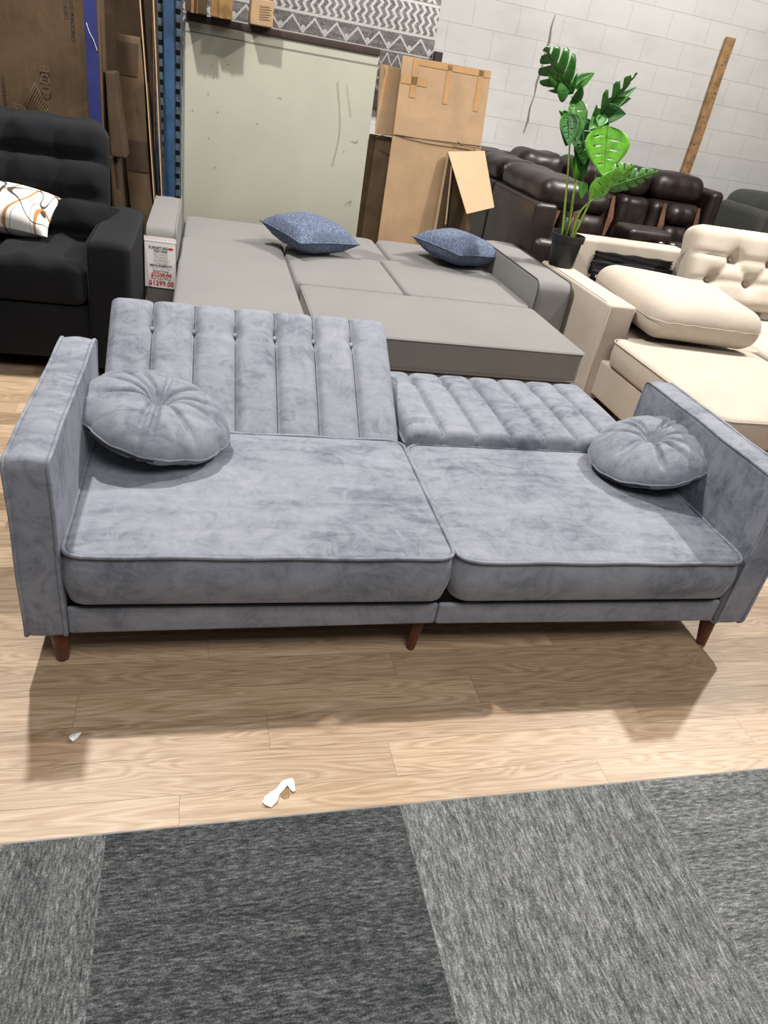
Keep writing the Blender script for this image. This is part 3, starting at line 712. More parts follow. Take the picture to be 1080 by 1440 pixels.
# chaise seat with rounded inner corner
s = slab(2.025, 2.86, 2.285, 3.25, .275, .412, .07, .022, top=.020, side=.006, ns=16)
def cut(p):
    # right-hand rear corner slopes away to the next seat
    return p
obj('chaise_cushion', s, be, bs)
obj('chaise_base', rbox(2.04, 2.84, 2.31, 3.6, .08, .272, .012), be, bs)
obj('chaise_seam', tube([(a, b, .402) for a, b in outline(2.020, 2.865, 2.28, 3.255, .07, 6, 12)], .003, 6, True), be, bs)
obj('storage_base', rbox(2.15, 2.96, 3.27, 4.18, .08, .40, .012), be, bs)
obj('inner_lining', rbox(2.16, 2.94, 3.5, 4.13, .402, .425, .008), M['black_cloth'], bs)
obj('seat_cushion', slab(2.93, 4.2, 2.78, 3.98, .27, .408, .07, .03, top=.02, ns=12), be, bs)
obj('seat_base', rbox(2.96, 4.2, 2.82, 4.15, .08, .268, .012), be, bs)
obj('back_frame', rbox(2.15, 2.952, 4.20, 4.36, .08, .715, .022, (8, 2, 5)), be, bs)
obj('back_frame', rbox(2.958, 4.3, 4.16, 4.36, .08, .70, .022, (6, 2, 5)), be, bs)
# side flap at the end of the open frame
obj('frame_side', G().add([(2.90, 4.20, .712), (2.955, 4.13, .675), (2.955, 4.10, .42), (2.90, 4.20, .42), (2.955, 4.20, .712), (2.955, 4.20, .42)], [(0, 3, 2, 1), (0, 1, 4), (1, 2, 5, 4)]), be, bs, smooth=False)
g = rbox(0, .86, 0, .46, 0, .19, .07, (34, 20, 3), 5)
def tuft2(p):
    z = p.z
    if p.z > .09:
        e = min(1, (p.z - .09) / .10)
        for (bx, by) in ((.30, .285), (.30 + .28, .285), (.165, .155), (.44, .155), (.72, .155)):
            d2 = (p.x - bx) ** 2 + (p.y - by) ** 2; z -= e * .055 * math.exp(-d2 / .0014)
            z -= e * .020 * math.exp(-d2 / .009)
        # creases between buttons
        for (ax, ay, bx, by) in ((.30, .285, .165, .155), (.30, .285, .44, .155), (.58, .285, .44, .155), (.58, .285, .72, .155), (.30, .285, .32, .46), (.165, .155, .13, 0), (.44, .155, .44, 0), (0, .30, .30, .285), (.30, .285, .58, .285), (.165, .155, .44, .155), (.44, .155, .72, .155), (0, .14, .165, .155)):
            dx, dy = bx - ax, by - ay; L2 = dx * dx + dy * dy; t = max(0, min(1, ((p.x - ax) * dx + (p.y - ay) * dy) / L2))
            d = math.hypot(p.x - ax - t * dx, p.y - ay - t * dy); z -= e * .018 * math.exp(-(d / .013) ** 1.4)
    return (p.x, p.y, z)
g.fn(tuft2); an = math.radians(73)
Mx = axes((2.80, 4.02, .425), (1, 0, 0), (0, math.cos(an), math.sin(an)), (0, -math.sin(an), math.cos(an)))
tc = tag(obj('tufted_cushion', g.xf(Mx), be), 'cream button-tufted back cushion standing upright at the right edge', 'cushion')
for bx, by in ((.30, .285), (.58, .285), (.165, .155), (.44, .155), (.72, .155)):
    obj('button', lathe([(.001, .004), (.007, .003), (.010, 0)], 12).xf(Mx @ Matrix.Translation((bx, by, .125))), be, tc)
# loose back cushion lying on the chaise
def cq(x, y):
    FL, FR, BR, BL_ = (2.150, 3.14), (2.765, 3.07), (2.83, 3.64), (2.20, 3.96)
    return [(1 - x) * (1 - y) * FL[k] + x * (1 - y) * FR[k] + x * y * BR[k] + (1 - x) * y * BL_[k] for k in (0, 1)]
def cmap(p):
    x, y = p.x / .62, p.y / .7; u, v = cq(x, y)
    z = p.z + (.028 * math.sin(PI * max(0, min(1, x))) * math.sin(PI * max(0, min(1, y))) if p.z > .08 else 0) + .003 * math.sin(x * 38) * max(0, 1 - y * 4) * (1 if .03 < p.z < .13 else 0)
    return (u, v, .440 + z + .035 * max(0, y - .45))
lc = tag(obj('loose_cushion', rbox(0, .62, 0, .7, 0, .195, .092, (20, 20, 3), 6).fn(cmap), be), 'loose cream cushion lying over the open seat of the cream sectional', 'cushion')
P = [cmap(Vector((x, y, .105))) for x, y in outline(-.002, .622, -.003, .702, .078, 6, 10)]
obj('cushion_seam', tube(P, .0022, 5, True), be, lc)
# black cloth folded over the open frame
def cloth(x0, x1, y, z0, z1, amp, seed, n=26, m=8):
    r_ = random.Random(seed); g = G(); a = [r_.uniform(0, 6) for _ in range(4)]
    for i in range(n + 1):
        for j in range(m + 1):
            x = x0 + (x1 - x0) * i / n; z = z0 + (z1 - z0) * j / m
            yy = y - abs(amp * math.sin(9 * x + a[0] + j * .9) * math.sin(j * 1.6 + a[1])) - .002 * math.sin(j * 2.3 + x * 20)
            zz = z + (.003 * math.sin(x * 40 + a[2]) if j in (0, m) else 0) - .012 * (x - x0)
            g.v.append(Vector((x + (.008 * math.sin(j * 3 + a[3]) if i in (0, n) else 0), yy, zz)))
    for i in range(n):
        for j in range(m):
            q = i * (m + 1) + j; g.f.append([q, q + m + 1, q + m + 2, q + 1]); 
    g.m = [0] * len(g.f); g.c = [None] * len(g.f); return g
bc = thing('black_cloth', (2.58, 4.17, .45), 'folded black cloth draped on the open back frame of the cream sectional', 'cloth')
for (x0, x1, y, z0, z1, s_) in ((2.315, 2.86, 4.190, .575, .652, 1), (2.295, 2.87, 4.170, .52, .600, 2), (2.31, 2.865, 4.155, .45, .545, 3)):
    o = obj('cloth_fold', cloth(x0, x1, y, z0, z1, .005, s_), M['black_cloth'], bc); o.modifiers.new('s', 'SOLIDIFY').thickness = .006

# ------------------------------------------------------------------ brown leather sectional
br = thing('leather_sectional', (3.2, 5.8, 0), 'dark brown leather reclining sectional in the corner below the block wall', 'sofa')
L = M['brown']
def puffy(name, x0, x1, y0, y1, z0, z1, r=.08, amp=.012, n=(12, 6, 8), parent=br, mat=None, seed=0):
    r_ = random.Random(seed + int(x0 * 100)); a, b = r_.uniform(0, 6), r_.uniform(0, 6)
    def f(p):
        q = amp * math.sin(p.x * 23 + a) * math.sin(p.z * 17 + b) ; return (p.x, p.y - abs(q), p.z + q * .4)
    return obj(name, rbox(x0, x1, y0, y1, z0, z1, r, n, 4).fn(f), mat or L, parent)
# part along the wall, facing the camera
for x0, x1 in ((2.46, 2.885), (2.905, 3.40), (3.42, 3.72), (3.735, 4.245)):
    puffy('headrest', x0, x1, 6.08, 6.45, .79, 1.02, .10)
for x0, x1 in ((2.46, 2.905), (2.92, 3.40), (3.42, 3.72), (3.735, 4.235)):
    puffy('back_cushion', x0, x1, 6.02, 6.30, .40, .80, .07)
    if x0 != 3.42:
        for z0, z1 in ((.63, .80), (.42, .63)): puffy('lumbar_roll', x0 + .12, x1 - .10, 5.92, 6.12, z0, z1, .085, .008)
        for xa in (x0 + .085, x1 - .075):
            g = G(); Y = 5.985
            g.add([(xa - .012, Y, .79), (xa + .012, Y, .79), (xa + .045, Y - .012, .62), (xa + .012, Y - .004, .44), (xa - .012, Y - .004, .44), (xa - .01, Y - .012, .62)], [(0, 5, 2, 1), (5, 4, 3, 2)])
            obj('trim_panel', sheetg := g, M['brown_trim'], br, smooth=False).modifiers.new('s', 'SOLIDIFY').thickness = .012
    puffy('seat_cushion', x0, x1, 5.25, 6.05, .30, .47, .06)
obj('frame', rbox(2.20, 4.40, 5.35, 6.56, .08, .33, .04), L, br)
obj('back_frame', rbox(2.25, 4.26, 6.35, 6.58, .3, .96, .05), L, br)
puffy('wing', 4.27, 4.40, 6.02, 6.50, .40, .935, .05, .004)
puffy('armrest', 4.24, 4.42, 5.30, 6.05, .08, .60, .06, .005)
cns = puffy('console', 3.41, 3.73, 5.15, 6.0, .30, .56, .04, .0)
puffy('console_pad', 3.12, 3.50, 5.22, 5.50, .575, .665, .04, .0)
puffy('console_armrest', 3.33, 3.72, 5.15, 5.42, .50, .585, .04, .0)
for x in (3.36, 3.47):
    obj('cup_holder', lathe([(.035, 0), (.045, .006), (.045, .012), (.036, .012)], 18).xf(Matrix.Translation((x + .06, 5.26, .580))), M['steel'], br)
# part coming towards the camera, seen from behind
for y0, y1 in ((4.50, 5.30), (5.32, 5.86), (5.88, 6.42)):
    g = rbox(2.02, 2.36, y0, y1, .80, .985, .088, (5, 12, 5), 5)
    rr = random.Random(int(y0 * 10)); a_ = rr.uniform(0, 6)
    obj('headrest', g.fn(lambda p: (p.x - .004 * math.sin(p.y * 31 + a_) * math.sin(p.z * 30), p.y, p.z + .004 * math.sin(p.y * 17 + a_))), L, br)
    obj('back_panel', rbox(1.985, 2.14, y0 - .03, y1 + .0, .07, .84, .03, (3, 6, 5)), L, br)
puffy('armrest', 2.02, 2.88, 4.44, 4.60, .08, .64, .05, .004)
obj('seat_base', rbox(2.12, 2.9, 4.6, 6.2, .08, .42, .05), L, br)
puffy('seat_cushion', 2.35, 2.95, 4.62, 5.9, .38, .5, .05)

# ------------------------------------------------------------------ sage recliner, far right
rc = thing('recliner', (5.3, 6.3, 0), 'sage grey recliner partly seen at the right edge in front of the block wall', 'armchair')
obj('backrest', rbox(4.925, 5.70, 6.42, 6.80, .35, .945, .13, (8, 5, 8), 6).fn(lambda p: (p.x, p.y - .01 * math.sin(p.x * 30) * math.sin(p.z * 16), p.z + .012 * math.sin((p.x - 4.9) * 4))), M['recliner'], rc)
obj('armrest', rbox(4.785, 4.925, 5.95, 6.65, .08, .845, .065, (3, 6, 8), 6), M['recliner'], rc)
obj('arm_front', rbox(4.835, 4.965, 5.86, 6.02, .08, .835, .05, (3, 3, 6), 5), M['recliner'], rc)
obj('seat', rbox(4.93, 5.70, 5.9, 6.5, .1, .48, .06), M['recliner'], rc)
obj('armrest', rbox(5.70, 5.84, 5.95, 6.65, .08, .845, .06, (3, 6, 8), 5), M['recliner'], rc)

# ------------------------------------------------------------------ wood stud at the wall
yv = wv(4.56) - .06
g = rbox(4.485, 4.575, yv, yv + .04, 0, 2.105, .006, (2, 1, 14))
sd = tag(obj('wood_stud', g.fn(lambda p: (p.x + .004 * math.sin(p.z * 6), p.y, p.z)), M['stud']), 'nail-pocked pine stud standing upright against the white block wall', 'wood stud')
for i in range(34):
    x, z = 4.50 + random.random() * .06, .98 + random.random() * 1.0
    obj('nail_hole', lathe([(.0045, 0), (.004, .001)], 8).fn(lambda p: (x + p.x, yv - .0005 - p.z, z + p.y * 1.4)), M['seam'], sd)

# ------------------------------------------------------------------ potted plant on the cream arm
PX, PY, PZ = 2.058, 4.09, .562
pl = thing('potted_plant', (PX, PY, PZ), 'artificial split-leaf plant in black pot on the arm of the cream sectional', 'plant')
pot = obj('pot', lathe([(.070, 0), (.073, .003), (.088, .140), (.097, .142), (.100, .178), (.094, .180), (.090, .165), (.088, .158)], 40).xf(Matrix.Translation((PX, PY, PZ))), M['plastic'], pl, autos=40)
obj('soil', lathe([(.0, 0), (.088, .0)], 30).xf(Matrix.Translation((PX, PY, PZ + .158))), M['soil'], pl)
RC = [[0.9679657069626811, 0.022003852959879666, 0.2501164140938318], [-0.19912629078765526, -0.5395100048604126, 0.8180939279646732], [0.15294152628173718, -0.8416916211478155, -0.5178456376452109]]
PSTEMS = []
def stem(pts, r0, r1, mat=None):
    P = smoothpath(pts, 6); o = obj('stem', tube(P, r0, 7, False, r1 / r0), mat or M['stem'], pl)
    return o
def leaf(base, tip, width, side, mat, fingers=0, cup=.12, droop=.1, slits=0, asym=0.0):
    """leaf blade from base to tip; side = rough direction of its right half"""
    b, t = Vector(base), Vector(tip); ax = t - b; Lh = ax.length; ax.normalize()
    sd_ = Vector(side); sd_ = (sd_ - ax * sd_.dot(ax)).normalized(); nr = ax.cross(sd_)
    n = 48; m = 5; g = G(); rows = []
    for i in range(n + 1):
        s = i / n; w = (math.sin(PI * min(1, s ** .62)) ** .75) * (1 - .35 * s) * width / 2 * 1.5
        if s < .5 and fingers == 0: w = max(w, 0)
        row = []
        for sgn in (-1, 1):
            ww = w; sweep = 0
            if fingers:
                k = (s * (fingers + .3) + (.25 if sgn > 0 else 0)) % 1.0
                if s > .12: 
                    gap = 1 if k > .70 else 0
                    ww = w * (.25 if gap else (1.05 - .25 * abs(k - .35)))
            ww *= (1 + asym * sgn)
            for j in range(m + 1):
                q = j / m; p = b + ax * (s * Lh + q * q * ww * (.62 if fingers else .18)) + sd_ * sgn * ww * q
                p += nr * (cup * ww * q * q * 1.6 - droop * Lh * (s * s)) 
                row.append(p)
        rows.append(row)
    for i, row in enumerate(rows):
        g.v += row
    W = 2 * (m + 1)
    for i in range(n):
        for h in (0, 1):
            for j in range(m):
                if slits and h == 1 and j in (1, 2) and (i % 9) in (4,) and 6 < i < n - 8: continue
                if slits and h == 0 and j in (1, 2) and ((i + 4) % 9) in (4,) and 6 < i < n - 8: continue
                a = i * W + h * (m + 1) + j; q = [a, a + 1, a + W + 1, a + W]
                g.f.append(q if h else q[::-1])
    g.m = [0] * len(g.f); g.c = [None] * len(g.f)
    o = obj('leaf', g, mat, pl)
    md = o.modifiers.new('s', 'SOLIDIFY'); md.thickness = .0012
    rib = tube([b + ax * (s * Lh / 12) - nr * (droop * Lh * (s / 12) ** 2 + .001) for s in range(13)], .0022, 5, False, .3)
    obj('midrib', rib, M['stem'] if mat is not M['leafd'] else M['leafm'], o)
    return o
CAM = Vector((0, 0, 1.38))
def pt(px, py, v):
    r = Vector((sum(RC[0][k] * q for k, q in enumerate((px - 540., py - 720., 1009.))), sum(RC[1][k] * q for k, q in enumerate((px - 540., py - 720., 1009.))), sum(RC[2][k] * q for k, q in enumerate((px - 540., py - 720., 1009.)))))
    return CAM + r * (v / r.y)
LD, LL, LM = M['leafd'], M['leafl'], M['leafm']
stem([(2.02, 4.08, .70), pt(795, 285, 4.08), pt(799, 240, 4.06), pt(801, 205, 4.05)], .0075, .004)
stem([(2.055, 4.10, .70), pt(806, 280, 4.10), pt(812, 230, 4.10), pt(808, 170, 4.12), pt(804, 135, 4.14)], .0085, .003)
stem([(2.075, 4.07, .70), pt(822, 300, 4.04), pt(834, 270, 4.02), pt(843, 215, 4.00)], .0075, .003)
stem([(2.06, 4.05, .70), pt(815, 300, 4.02), pt(834, 280, 3.98)], .007, .004)
stem([pt(814, 250, 4.12), pt(822, 215, 4.10), pt(836, 180, 4.10), pt(853, 150, 4.08)], .005, .003, M['cane'])
for (x, y) in ((2.02, 4.08), (2.055, 4.10), (2.075, 4.07)):
    obj('cane', tube([(x, y, .70), (x + (x - 2.04) * .25, y, .83)], .0095, 8, False, .9), M['cane'], pl)
leaf(pt(806, 132, 4.14), pt(765, 66, 4.02), .150, (1, 0, .4), LD, fingers=4, cup=.2, droop=.02)
leaf(pt(800, 118, 4.13), pt(768, 103, 4.08), .075, (0, .3, 1), LM, 0, .2, .05)
leaf(pt(801, 128, 4.13), pt(781, 128, 4.05), .075, (0, .3, 1), LD, 0, .2, .08)
leaf(pt(808, 124, 4.14), pt(835, 101, 4.10), .062, (.2, .3, 1), LM, 0, .2, .12)
leaf(pt(812, 148, 4.12), pt(817, 118, 4.05), .05, (1, .3, 0), LD, 0, .2, .1)
leaf(pt(830, 182, 4.10), pt(895, 101, 4.06), .155, (.6, .2, .5), LD, fingers=4, cup=.15, droop=.03)
leaf(pt(850, 158, 4.09), pt(895, 121, 4.04), .045, (.2, .2, 1), LM, 0, .15, .05)
leaf(pt(852, 148, 4.09), pt(888, 138, 4.04), .050, (0, .2, 1), LD, 0, .15, .05)
leaf(pt(848, 160, 4.09), pt(880, 160, 4.02), .070, (0, .2, 1), LD, 0, .2, .08)
leaf(pt(850, 158, 4.09), pt(828, 182, 4.03), .070, (1, .2, .3), LM, 0, .2, .03)
leaf(pt(843, 160, 4.09), pt(850, 195, 4.02), .065, (1, .2, .0), LM, 0, .2, .03)
leaf(pt(797, 160, 4.06), pt(801, 206, 4.00), .085, (1, 0, .1), LD, 0, .25, .02, slits=1)
leaf(pt(803, 158, 4.06), pt(796, 206, 4.02), .100, (1, 0, .1), LM, 0, .25, .02, slits=1)
leaf(pt(809, 138, 4.12), pt(812, 200, 4.03), .090, (1, .1, .1), LM, 0, .2, .02, slits=1)
leaf(pt(816, 165, 4.10), pt(821, 232, 4.00), .135, (1, .1, .1), LD, fingers=0, cup=.2, droop=.0, slits=1)
leaf(pt(814, 190, 4.08), pt(819, 255, 4.03), .095, (1, .3, .0), LD, 0, .2, .0)
leaf(pt(853, 176, 4.03), pt(848, 247, 3.97), .205, (1, .05, 0), LL, 0, .10, .0, slits=1)
leaf(pt(812, 215, 4.10), pt(809, 256, 4.08), .055, (1, .1, .1), LL, 0, .2, .0)
leaf(pt(820, 255, 4.10), pt(817, 280, 4.08), .045, (1, .1, .1), LM, 0, .2, .0)
leaf(pt(832, 280, 3.98), pt(872, 235, 3.94), .085, (.6, 0, -.6), LL, 0, .2, .0, slits=1)
leaf(pt(850, 262, 3.97), pt(892, 232, 3.94), .095, (.4, 0, -.7), LL, fingers=4, cup=.2, droop=.0)
leaf(pt(858, 262, 3.97), pt(926, 240, 3.92), .080, (.1, 0, -1), LM, fingers=5, cup=.2, droop=.0)
leaf(pt(856, 266, 3.99), pt(905, 252, 3.95), .050, (.1, 0, -1), LD, 0, .2, .0)
leaf(pt(800, 165, 4.08), pt(786, 155, 4.08), .03, (0, .1, 1), LM, 0, .2, .0)

# ------------------------------------------------------------------ rug hung on the wall
g = G(); n = 40
ru0, ru1 = -.40, 1.755
for i in range(n + 1):
    u = ru0 + (ru1 - ru0) * i / n; y = wv(u) - .09 + .012 * math.sin(u * 7)
    g.v += [Vector((u, y, 1.12)), Vector((u, y, 2.45)), Vector((u, y + .012, 1.12)), Vector((u, y + .012, 2.45))]
for i in range(n):
    a = i * 4; b = a + 4
    g.f += [[a, b, b + 1, a + 1], [a + 3, b + 3, b + 2, a + 2], [a, a + 2, b + 2, b], [a + 1, b + 1, b + 3, a + 3]]
g.f += [[0, 1, 3, 2], [n * 4, n * 4 + 2, n * 4 + 3, n * 4 + 1]]
g.m = [0] * len(g.f); g.c = [None] * len(g.f)
tag(obj('wall_rug', g, M['rug']), 'grey and white zigzag patterned rug hanging on the block wall', 'rug')
tag(obj('wood_post', rbox(1.755, 1.825, 6.62, 6.67, 0, 1.575, .006), M['board_edge']), 'dark wood post whose top shows beside the hanging rug', 'wood post')

# ------------------------------------------------------------------ big sage board with dark cap
bd = thing('display_board', (.44, 5.14, 0), 'tall sage green board with a dark brown top edge behind the grey sofa bed', 'board')
obj('panel', rbox(-.148, 1.012, 5.123, 5.155, .0, 1.450, .003, (2, 1, 2)), M['board'], bd)
obj('top_cap', rbox(-.136, 1.014, 5.114, 5.34, 1.450, 1.4865, .003, (2, 1, 1)), M['board_edge'], bd)
obj('groove', G().box(-.134, 1.012, 5.1185, 5.1198, 1.399, 1.4015), M['seam'], bd, smooth=False)
for x, z in ((.02, 1.25), (.03, 1.19), (.11, 1.27), (.06, 1.01), (.42, 1.14), (.435, 1.14), (.01, .86), (.0, 1.10), (.86, .9), (.30, .98), (.05, .70), (-.09, 1.0)):
    obj('nail_mark', lathe([(.0022, 0), (.002, .001)], 8).fn(lambda p: (x + p.x * 1.6, 5.1195 - p.z, z + p.y)), M['seam'], bd)
for pts in ([(.80, 1.27), (.845, 1.10)], [(.74, 1.28), (.785, 1.02), (.76, .8)], [(.862, .965), (.90, .962), (.895, .975)], [(.87, .58), (.905, .61), (.90, .575)]):
    obj('scratch', tube(smoothpath([(a * 1.045, 5.1192, b) for a, b in pts], 4), .0009, 4), M['crackm'] if len(pts) == 2 else M['seam'], bd)

# boxes standing on the cap
def small_box(x0, x1, y0, y1, z0, z1, mat, label, tapes):
    o = tag(obj('small_carton', rbox(x0, x1, y0, y1, z0, z1, .005, (4, 3, 4)).fn(lambda p: (p.x + .002 * math.sin(p.z * 40), p.y + .002 * math.sin(p.x * 50), p.z)), mat), label, 'box', 'small cartons on the board top')
    for (a, b, c, d) in tapes: obj('tape_strip', G().box(x0 + a, x0 + b, y0 - .003, y0 - .0012, z0 + c, z0 + d), M['tape_gloss'], o, smooth=False)
    return o
small_box(-.131, -.017, 4.93, 5.32, 1.487, 1.67, M['card_dark'], 'dark taped carton leftmost on the board top beside the blue rack', [(.03, .045, 0, .17), (.06, .065, 0, .17)])
small_box(.004, .122, 4.95, 5.32, 1.487, 1.67, M['tape_gloss'], 'glossy taped carton on the board top, second from the blue rack', [(.045, .07, 0, .17)])
b3 = small_box(.224, .351, 4.995, 5.28, 1.487, 1.613, M['card'], 'small light brown carton standing alone on the board top before the rug', [])
for k in range(6): obj('print', G().box(.272, .338 - .01 * (k % 2), 4.9925, 4.9935, 1.520 + k * .012, 1.5222 + k * .012), M['ink_faint'], b3, smooth=False)

# ------------------------------------------------------------------ blue rack upright
rk = thing('rack_upright', (-.23, 5.09, 0), 'blue perforated steel pallet rack upright left of the sage board', 'rack')
obj('channel', rbox(-.254, -.194, 5.045, 5.12, 0, 2.6, .004, (2, 1, 2)), M['rack'], rk)
for x0, x1 in ((-.305, -.254), (-.194, -.157)):
    obj('flange', G().box(x0, x1, 5.085, 5.12, 0, 2.6), M['rack_light'], rk, smooth=False)
    xm = (x0 + x1) / 2 + (.008 if x0 < -.25 else .001)
    for k in range(30):
        z = .45 + k * .066 + (.03 if x0 > -.25 else 0); obj('slot', G().box(xm - .013, xm + .013, 5.0835, 5.0855, z, z + .026), M['dark'], rk, smooth=False)
obj('edge_lip', G().box(-.313, -.305, 5.07, 5.12, 0, 2.6), M['rust'], rk, smooth=False)
obj('edge_lip', G().box(-.157, -.151, 5.07, 5.12, 0, 2.6), M['rack_light'], rk, smooth=False)
obj('base_plate', G().box(-.32, -.14, 5.03, 5.16, 0, .006), M['rust'], rk, smooth=False)

# ------------------------------------------------------------------ printed carton, far left
ct = thing('printed_carton', (-1.1, 4.4, 0), 'large standing carton with a blue stripe behind the charcoal sofa', 'box')
CF = 4.25
obj('box', rbox(-1.75, -.500, CF, 4.47, 0, 2.05, .006, (8, 2, 8)).fn(lambda p: (p.x, p.y + .004 * math.sin(p.z * 9) * math.sin(p.x * 7), p.z)), M['card_mid'], ct)
obj('blue_stripe', G().box(-.566, -.510, CF - .0075, CF - .0065, 0, 2.05), M['blue_ink'], ct, smooth=False)
def ctext(s, size, u, z, mat, bold=0.0, up=True):
    g = text_geo(s, size, (u, CF - .007, z), (0, 0, 1), (-1, 0, 0), .0015, bold); g.f = [q[::-1] for q in g.f]
    obj('print', g, mat, ct, smooth=False)
ctext('ca', .050, -.522, .905, M['pale_ink'])
ctext('CDB', .062, -.735, 1.095, M['ink_faint'], .0005)
ctext('S2015', .024, -.635, 1.40, M['ink'], .0004); ctext('5399COM151B', .024, -.610, 1.36, M['ink'], .0008)
ctext('PONSIDIEIDES', .022, -.935, 1.01, M['ink'], .0005)
g = G()
def seg(a, b, w=.0028):
    a, b = Vector((a[0], CF - .0085, a[1])), Vector((b[0], CF - .0085, b[1])); g.join(tube([a, b], w * .6, 4))
Q = [(-.803, 1.075), (-.752, .975), (-.806, .895), (-.862, .965)]
for i in range(4): seg(Q[i], Q[(i + 1) % 4])
for i in range(1, 9):
    t = i / 9; seg((Q[0][0] + (Q[1][0] - Q[0][0]) * t, Q[0][1] + (Q[1][1] - Q[0][1]) * t), (Q[3][0] + (Q[2][0] - Q[3][0]) * t, Q[3][1] + (Q[2][1] - Q[3][1]) * t), .0015)
seg(Q[3], (-.905, .975)); seg((-.905, .975), (-.862, .90)); seg((-.862, .90), Q[2])
for i in range(1, 5): t = i / 5; seg((-.905 + .043 * t, .975 - .075 * t), (-.862 + .02 * t, .965 - .03 * t), .0015)
obj('printed_drawing', g, M['ink_faint'], ct)
obj('side_print', G().box(-.4985, -.4975, 4.30, 4.33, .85, 1.38), M['ink_faint'], ct, smooth=False)
obj('frayed_string', tube(smoothpath([(-.556, CF - .01, 1.355), (-.545, CF - .012, 1.32), (-.528, CF - .012, 1.29), (-.514, CF - .01, 1.25)], 5), .0016, 5), M['thread'], ct)

# tall taped carton and folded cardboards between carton and rack
def leanbox(x0t, x1t, x0b, x1b, y0, d, zt, zb, wob=0):
    g = rbox(0, 1, 0, 1, 0, 1, .02, (4, 2, 16), 2)
    def f(p):
        t = p.z; a = x0b + (x0t - x0b) * t; b = x1b + (x1t - x1b) * t
        return (a + (b - a) * p.x + wob * math.sin(t * 9), y0 + d * p.y + .05 * t, zb + (zt - zb) * t)
    return g.fn(f)
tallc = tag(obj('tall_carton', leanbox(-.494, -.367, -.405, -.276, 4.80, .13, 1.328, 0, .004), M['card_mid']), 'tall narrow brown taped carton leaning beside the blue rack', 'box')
obj('tape_strip', G().add([(-.490, 4.844, 1.295), (-.374, 4.844, 1.295), (-.381, 4.839, 1.14), (-.480, 4.839, 1.14)], [(0, 3, 2, 1)]), M['card_dark'], tallc, smooth=False)
obj('tape_strip', G().add([(-.462, 4.826, .82), (-.336, 4.826, .82), (-.330, 4.820, .66), (-.452, 4.820, .66)], [(0, 3, 2, 1)]), M['card_dark'], tallc, smooth=False)
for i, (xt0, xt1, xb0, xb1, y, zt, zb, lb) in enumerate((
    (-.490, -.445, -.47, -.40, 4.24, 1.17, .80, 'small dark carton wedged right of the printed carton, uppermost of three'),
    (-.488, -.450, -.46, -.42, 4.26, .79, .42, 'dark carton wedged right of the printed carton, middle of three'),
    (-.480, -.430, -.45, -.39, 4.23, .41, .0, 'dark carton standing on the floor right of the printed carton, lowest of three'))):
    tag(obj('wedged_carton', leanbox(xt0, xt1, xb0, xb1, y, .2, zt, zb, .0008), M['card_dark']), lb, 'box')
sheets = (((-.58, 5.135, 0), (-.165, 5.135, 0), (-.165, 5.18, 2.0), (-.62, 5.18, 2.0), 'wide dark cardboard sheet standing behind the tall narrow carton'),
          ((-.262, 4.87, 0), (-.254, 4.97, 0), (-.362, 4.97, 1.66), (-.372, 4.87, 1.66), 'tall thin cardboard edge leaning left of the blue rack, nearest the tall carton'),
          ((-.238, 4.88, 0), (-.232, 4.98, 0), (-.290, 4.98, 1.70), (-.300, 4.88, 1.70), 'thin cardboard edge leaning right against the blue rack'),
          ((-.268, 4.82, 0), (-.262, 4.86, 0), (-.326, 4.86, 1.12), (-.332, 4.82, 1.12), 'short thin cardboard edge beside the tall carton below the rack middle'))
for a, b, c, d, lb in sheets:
    o = tag(obj('cardboard_sheet', sheet([Vector(p) for p in (a, b, c, d)], .006), M['card_dark'], smooth=False), lb, 'cardboard')  # dark colour carries the shade between the leaning sheets
    if 'wide' not in lb: obj('front_edge', tube([Vector(a) + Vector((-.002, -.003, .002)), Vector(d) + Vector((-.002, -.003, 0))], .0042, 4), M['card_edge'], o, smooth=False)

# ------------------------------------------------------------------ flattened cartons right of the board
fc = thing('flattened_carton', (1.466, 5.164, 0), 'large pale flattened carton with taped top standing right of the sage board', 'cardboard')
ym, yb, yt = 5.10, 5.05, 5.14
obj('lower_panel', sheet([(1.152, yb, 0), (1.81, yb, 0), (1.772, ym, 1.055), (1.162, ym, 1.040)], .012), M['card'], fc, smooth=False)
up = obj('upper_panel', sheet([(1.164, ym - .004, 1.040), (1.766, ym - .004, 1.056), (1.751, yt, 1.481), (1.164, yt, 1.478)], .012), M['card'], fc, smooth=False)
def on_up(x0, z0, x1, z1, n='tape_strip'):
    def yy(z): return ym - .004 + (yt - ym + .004) * (z - 1.045) / .435 - .0025
    return obj(n, sheet([(x0, yy(z0), z0), (x1, yy(z0), z0), (x1, yy(z1), z1), (x0, yy(z1), z1)], .0008), M['tape'], up, smooth=False)
on_up(1.235, 1.263, 1.275, 1.474); on_up(1.169, 1.332, 1.341, 1.378); on_up(1.460, 1.258, 1.492, 1.474); on_up(1.670, 1.247, 1.704, 1.476); on_up(1.275, 1.442, 1.748, 1.476)
tw = obj('twine', tube(smoothpath([(1.062, 5.145, 1.0081), (1.158, 5.100, 1.0421), (1.381, 5.086, 1.0411), (1.594, 5.086, 1.0421), (1.700, 5.086, 1.0421), (1.727, 5.079, 1.0241), (1.732, 5.079, 0.9763), (1.700, 5.079, 0.9550)], 5), .0028, 5), M['twine'], fc)
obj('twine', tube(smoothpath([(1.594, 5.084, 1.0613), (1.657, 5.084, 1.0421), (1.764, 5.084, 1.0443)], 5), .0028, 5), M['twine'], fc)
fb = thing('flattened_carton', (1.169, 5.228, 0), 'shaded flattened carton standing between the sage board and the large pale carton', 'cardboard')
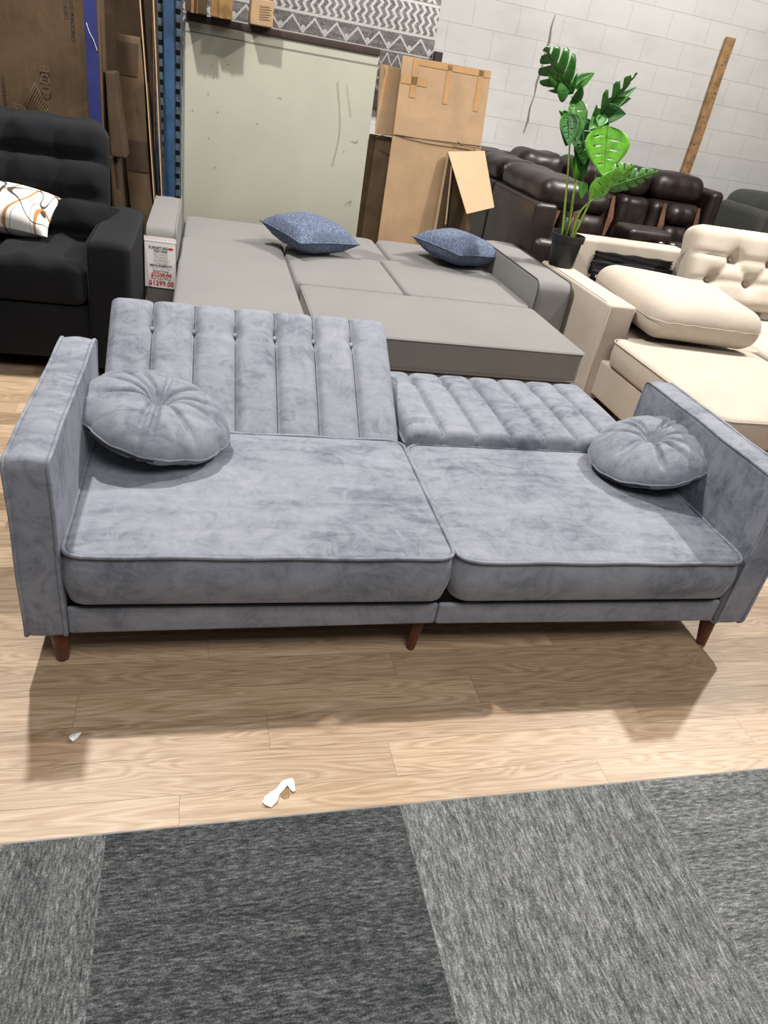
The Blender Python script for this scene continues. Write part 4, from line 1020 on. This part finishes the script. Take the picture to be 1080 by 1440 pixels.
obj('lower_panel', sheet([(.985, 5.165, 0), (1.38, 5.165, 0), (1.38, 5.195, 1.018), (1.03, 5.195, 1.018)], .012), M['card_mid'], fb, smooth=False)
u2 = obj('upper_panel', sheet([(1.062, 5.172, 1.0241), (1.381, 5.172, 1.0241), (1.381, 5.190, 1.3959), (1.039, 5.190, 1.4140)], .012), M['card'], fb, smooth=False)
obj('tape_strip', sheet([(1.062, 5.183, 1.1887), (1.254, 5.183, 1.1887), (1.254, 5.186, 1.2419), (1.062, 5.186, 1.2419)], .0015), M['tape'], u2, smooth=False)
obj('tape_strip', sheet([(1.073, 5.176, 1.0506), (1.110, 5.176, 1.0506), (1.110, 5.187, 1.3906), (1.073, 5.187, 1.3906)], .0015), M['tape'], u2, smooth=False)

# folded tent of cardboard
tf = thing('folded_cardboard', (1.66, 5.02, 0), 'folded pale cardboard with a hanging flap beside the brown leather sectional', 'cardboard')
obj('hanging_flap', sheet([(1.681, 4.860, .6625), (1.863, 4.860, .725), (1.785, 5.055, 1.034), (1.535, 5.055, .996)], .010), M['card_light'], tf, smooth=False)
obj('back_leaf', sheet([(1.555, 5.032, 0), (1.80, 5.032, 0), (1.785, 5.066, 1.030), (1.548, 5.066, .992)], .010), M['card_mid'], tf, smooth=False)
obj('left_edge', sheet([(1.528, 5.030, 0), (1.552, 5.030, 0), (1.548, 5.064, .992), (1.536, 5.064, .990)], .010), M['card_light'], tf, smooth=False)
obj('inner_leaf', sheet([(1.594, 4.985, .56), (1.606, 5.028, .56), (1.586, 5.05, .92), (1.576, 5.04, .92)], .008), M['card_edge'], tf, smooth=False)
obj('inner_leaf', sheet([(1.62, 4.99, .47), (1.74, 5.025, .47), (1.70, 5.05, .95), (1.60, 5.04, .95)], .008), M['card_dark'], tf, smooth=False)  # darker colour stands in for shade inside the fold

# ------------------------------------------------------------------ camera
cam = bpy.data.cameras.new('camera'); co = bpy.data.objects.new('camera', cam); COL.objects.link(co)
cam.sensor_fit = 'HORIZONTAL'; cam.sensor_width = 36; cam.lens = 1009 / 1080 * 36; cam.clip_start = .05
Mc = Matrix.Identity(4)
for i in range(3):
    Mc[i][0] = RC[i][0]; Mc[i][1] = -RC[i][1]; Mc[i][2] = -RC[i][2]
Mc.translation = (0, 0, 1.38); co.matrix_world = Mc; S.camera = co

# ------------------------------------------------------------------ light
def spot(loc, tgt, e, size, ang=110, col=(1, .955, .90), blend=.5):
    l = bpy.data.lights.new('track_spot', 'SPOT'); l.energy = e; l.shadow_soft_size = size; l.spot_size = math.radians(ang); l.spot_blend = blend; l.color = col
    o = bpy.data.objects.new('track_spot', l); COL.objects.link(o); o.location = loc
    o.rotation_euler = (Vector(tgt) - Vector(loc)).to_track_quat('-Z', 'Y').to_euler(); return o
def area(loc, tgt, e, sx, sy, col=(1, .965, .93)):  # soft area lights added as fill, not known fixtures
    l = bpy.data.lights.new('added_fill', 'AREA'); l.shape = 'RECTANGLE'; l.size = sx; l.size_y = sy; l.energy = e; l.color = col
    o = bpy.data.objects.new('added_fill', l); COL.objects.link(o); o.location = loc
    o.rotation_euler = (Vector(tgt) - Vector(loc)).to_track_quat('-Z', 'Y').to_euler(); return o
spot((-.7, 3.25, 4.1), (.1, 2.2, 0), 640, .07, 125)
spot((3.9, 3.25, 4.1), (2.2, 2.6, 0), 740, .07, 125)
area((.6, -.8, 4.0), (.7, 1.9, .2), 118, 2.2, 1.4)  # added fill over the camera side
area((3.4, 3.6, 4.4), (3.6, 7.0, 1.6), 190, 3.0, .8)  # added wash to brighten the block wall
w = bpy.data.worlds.new('world'); S.world = w; w.use_nodes = True
w.node_tree.nodes['Background'].inputs[0].default_value = (1, .95, .9, 1); w.node_tree.nodes['Background'].inputs[1].default_value = .07
S.view_settings.view_transform = 'Standard'; S.view_settings.look = 'None'; S.view_settings.exposure = .12; S.view_settings.gamma = 1
S.view_settings.use_curve_mapping = False
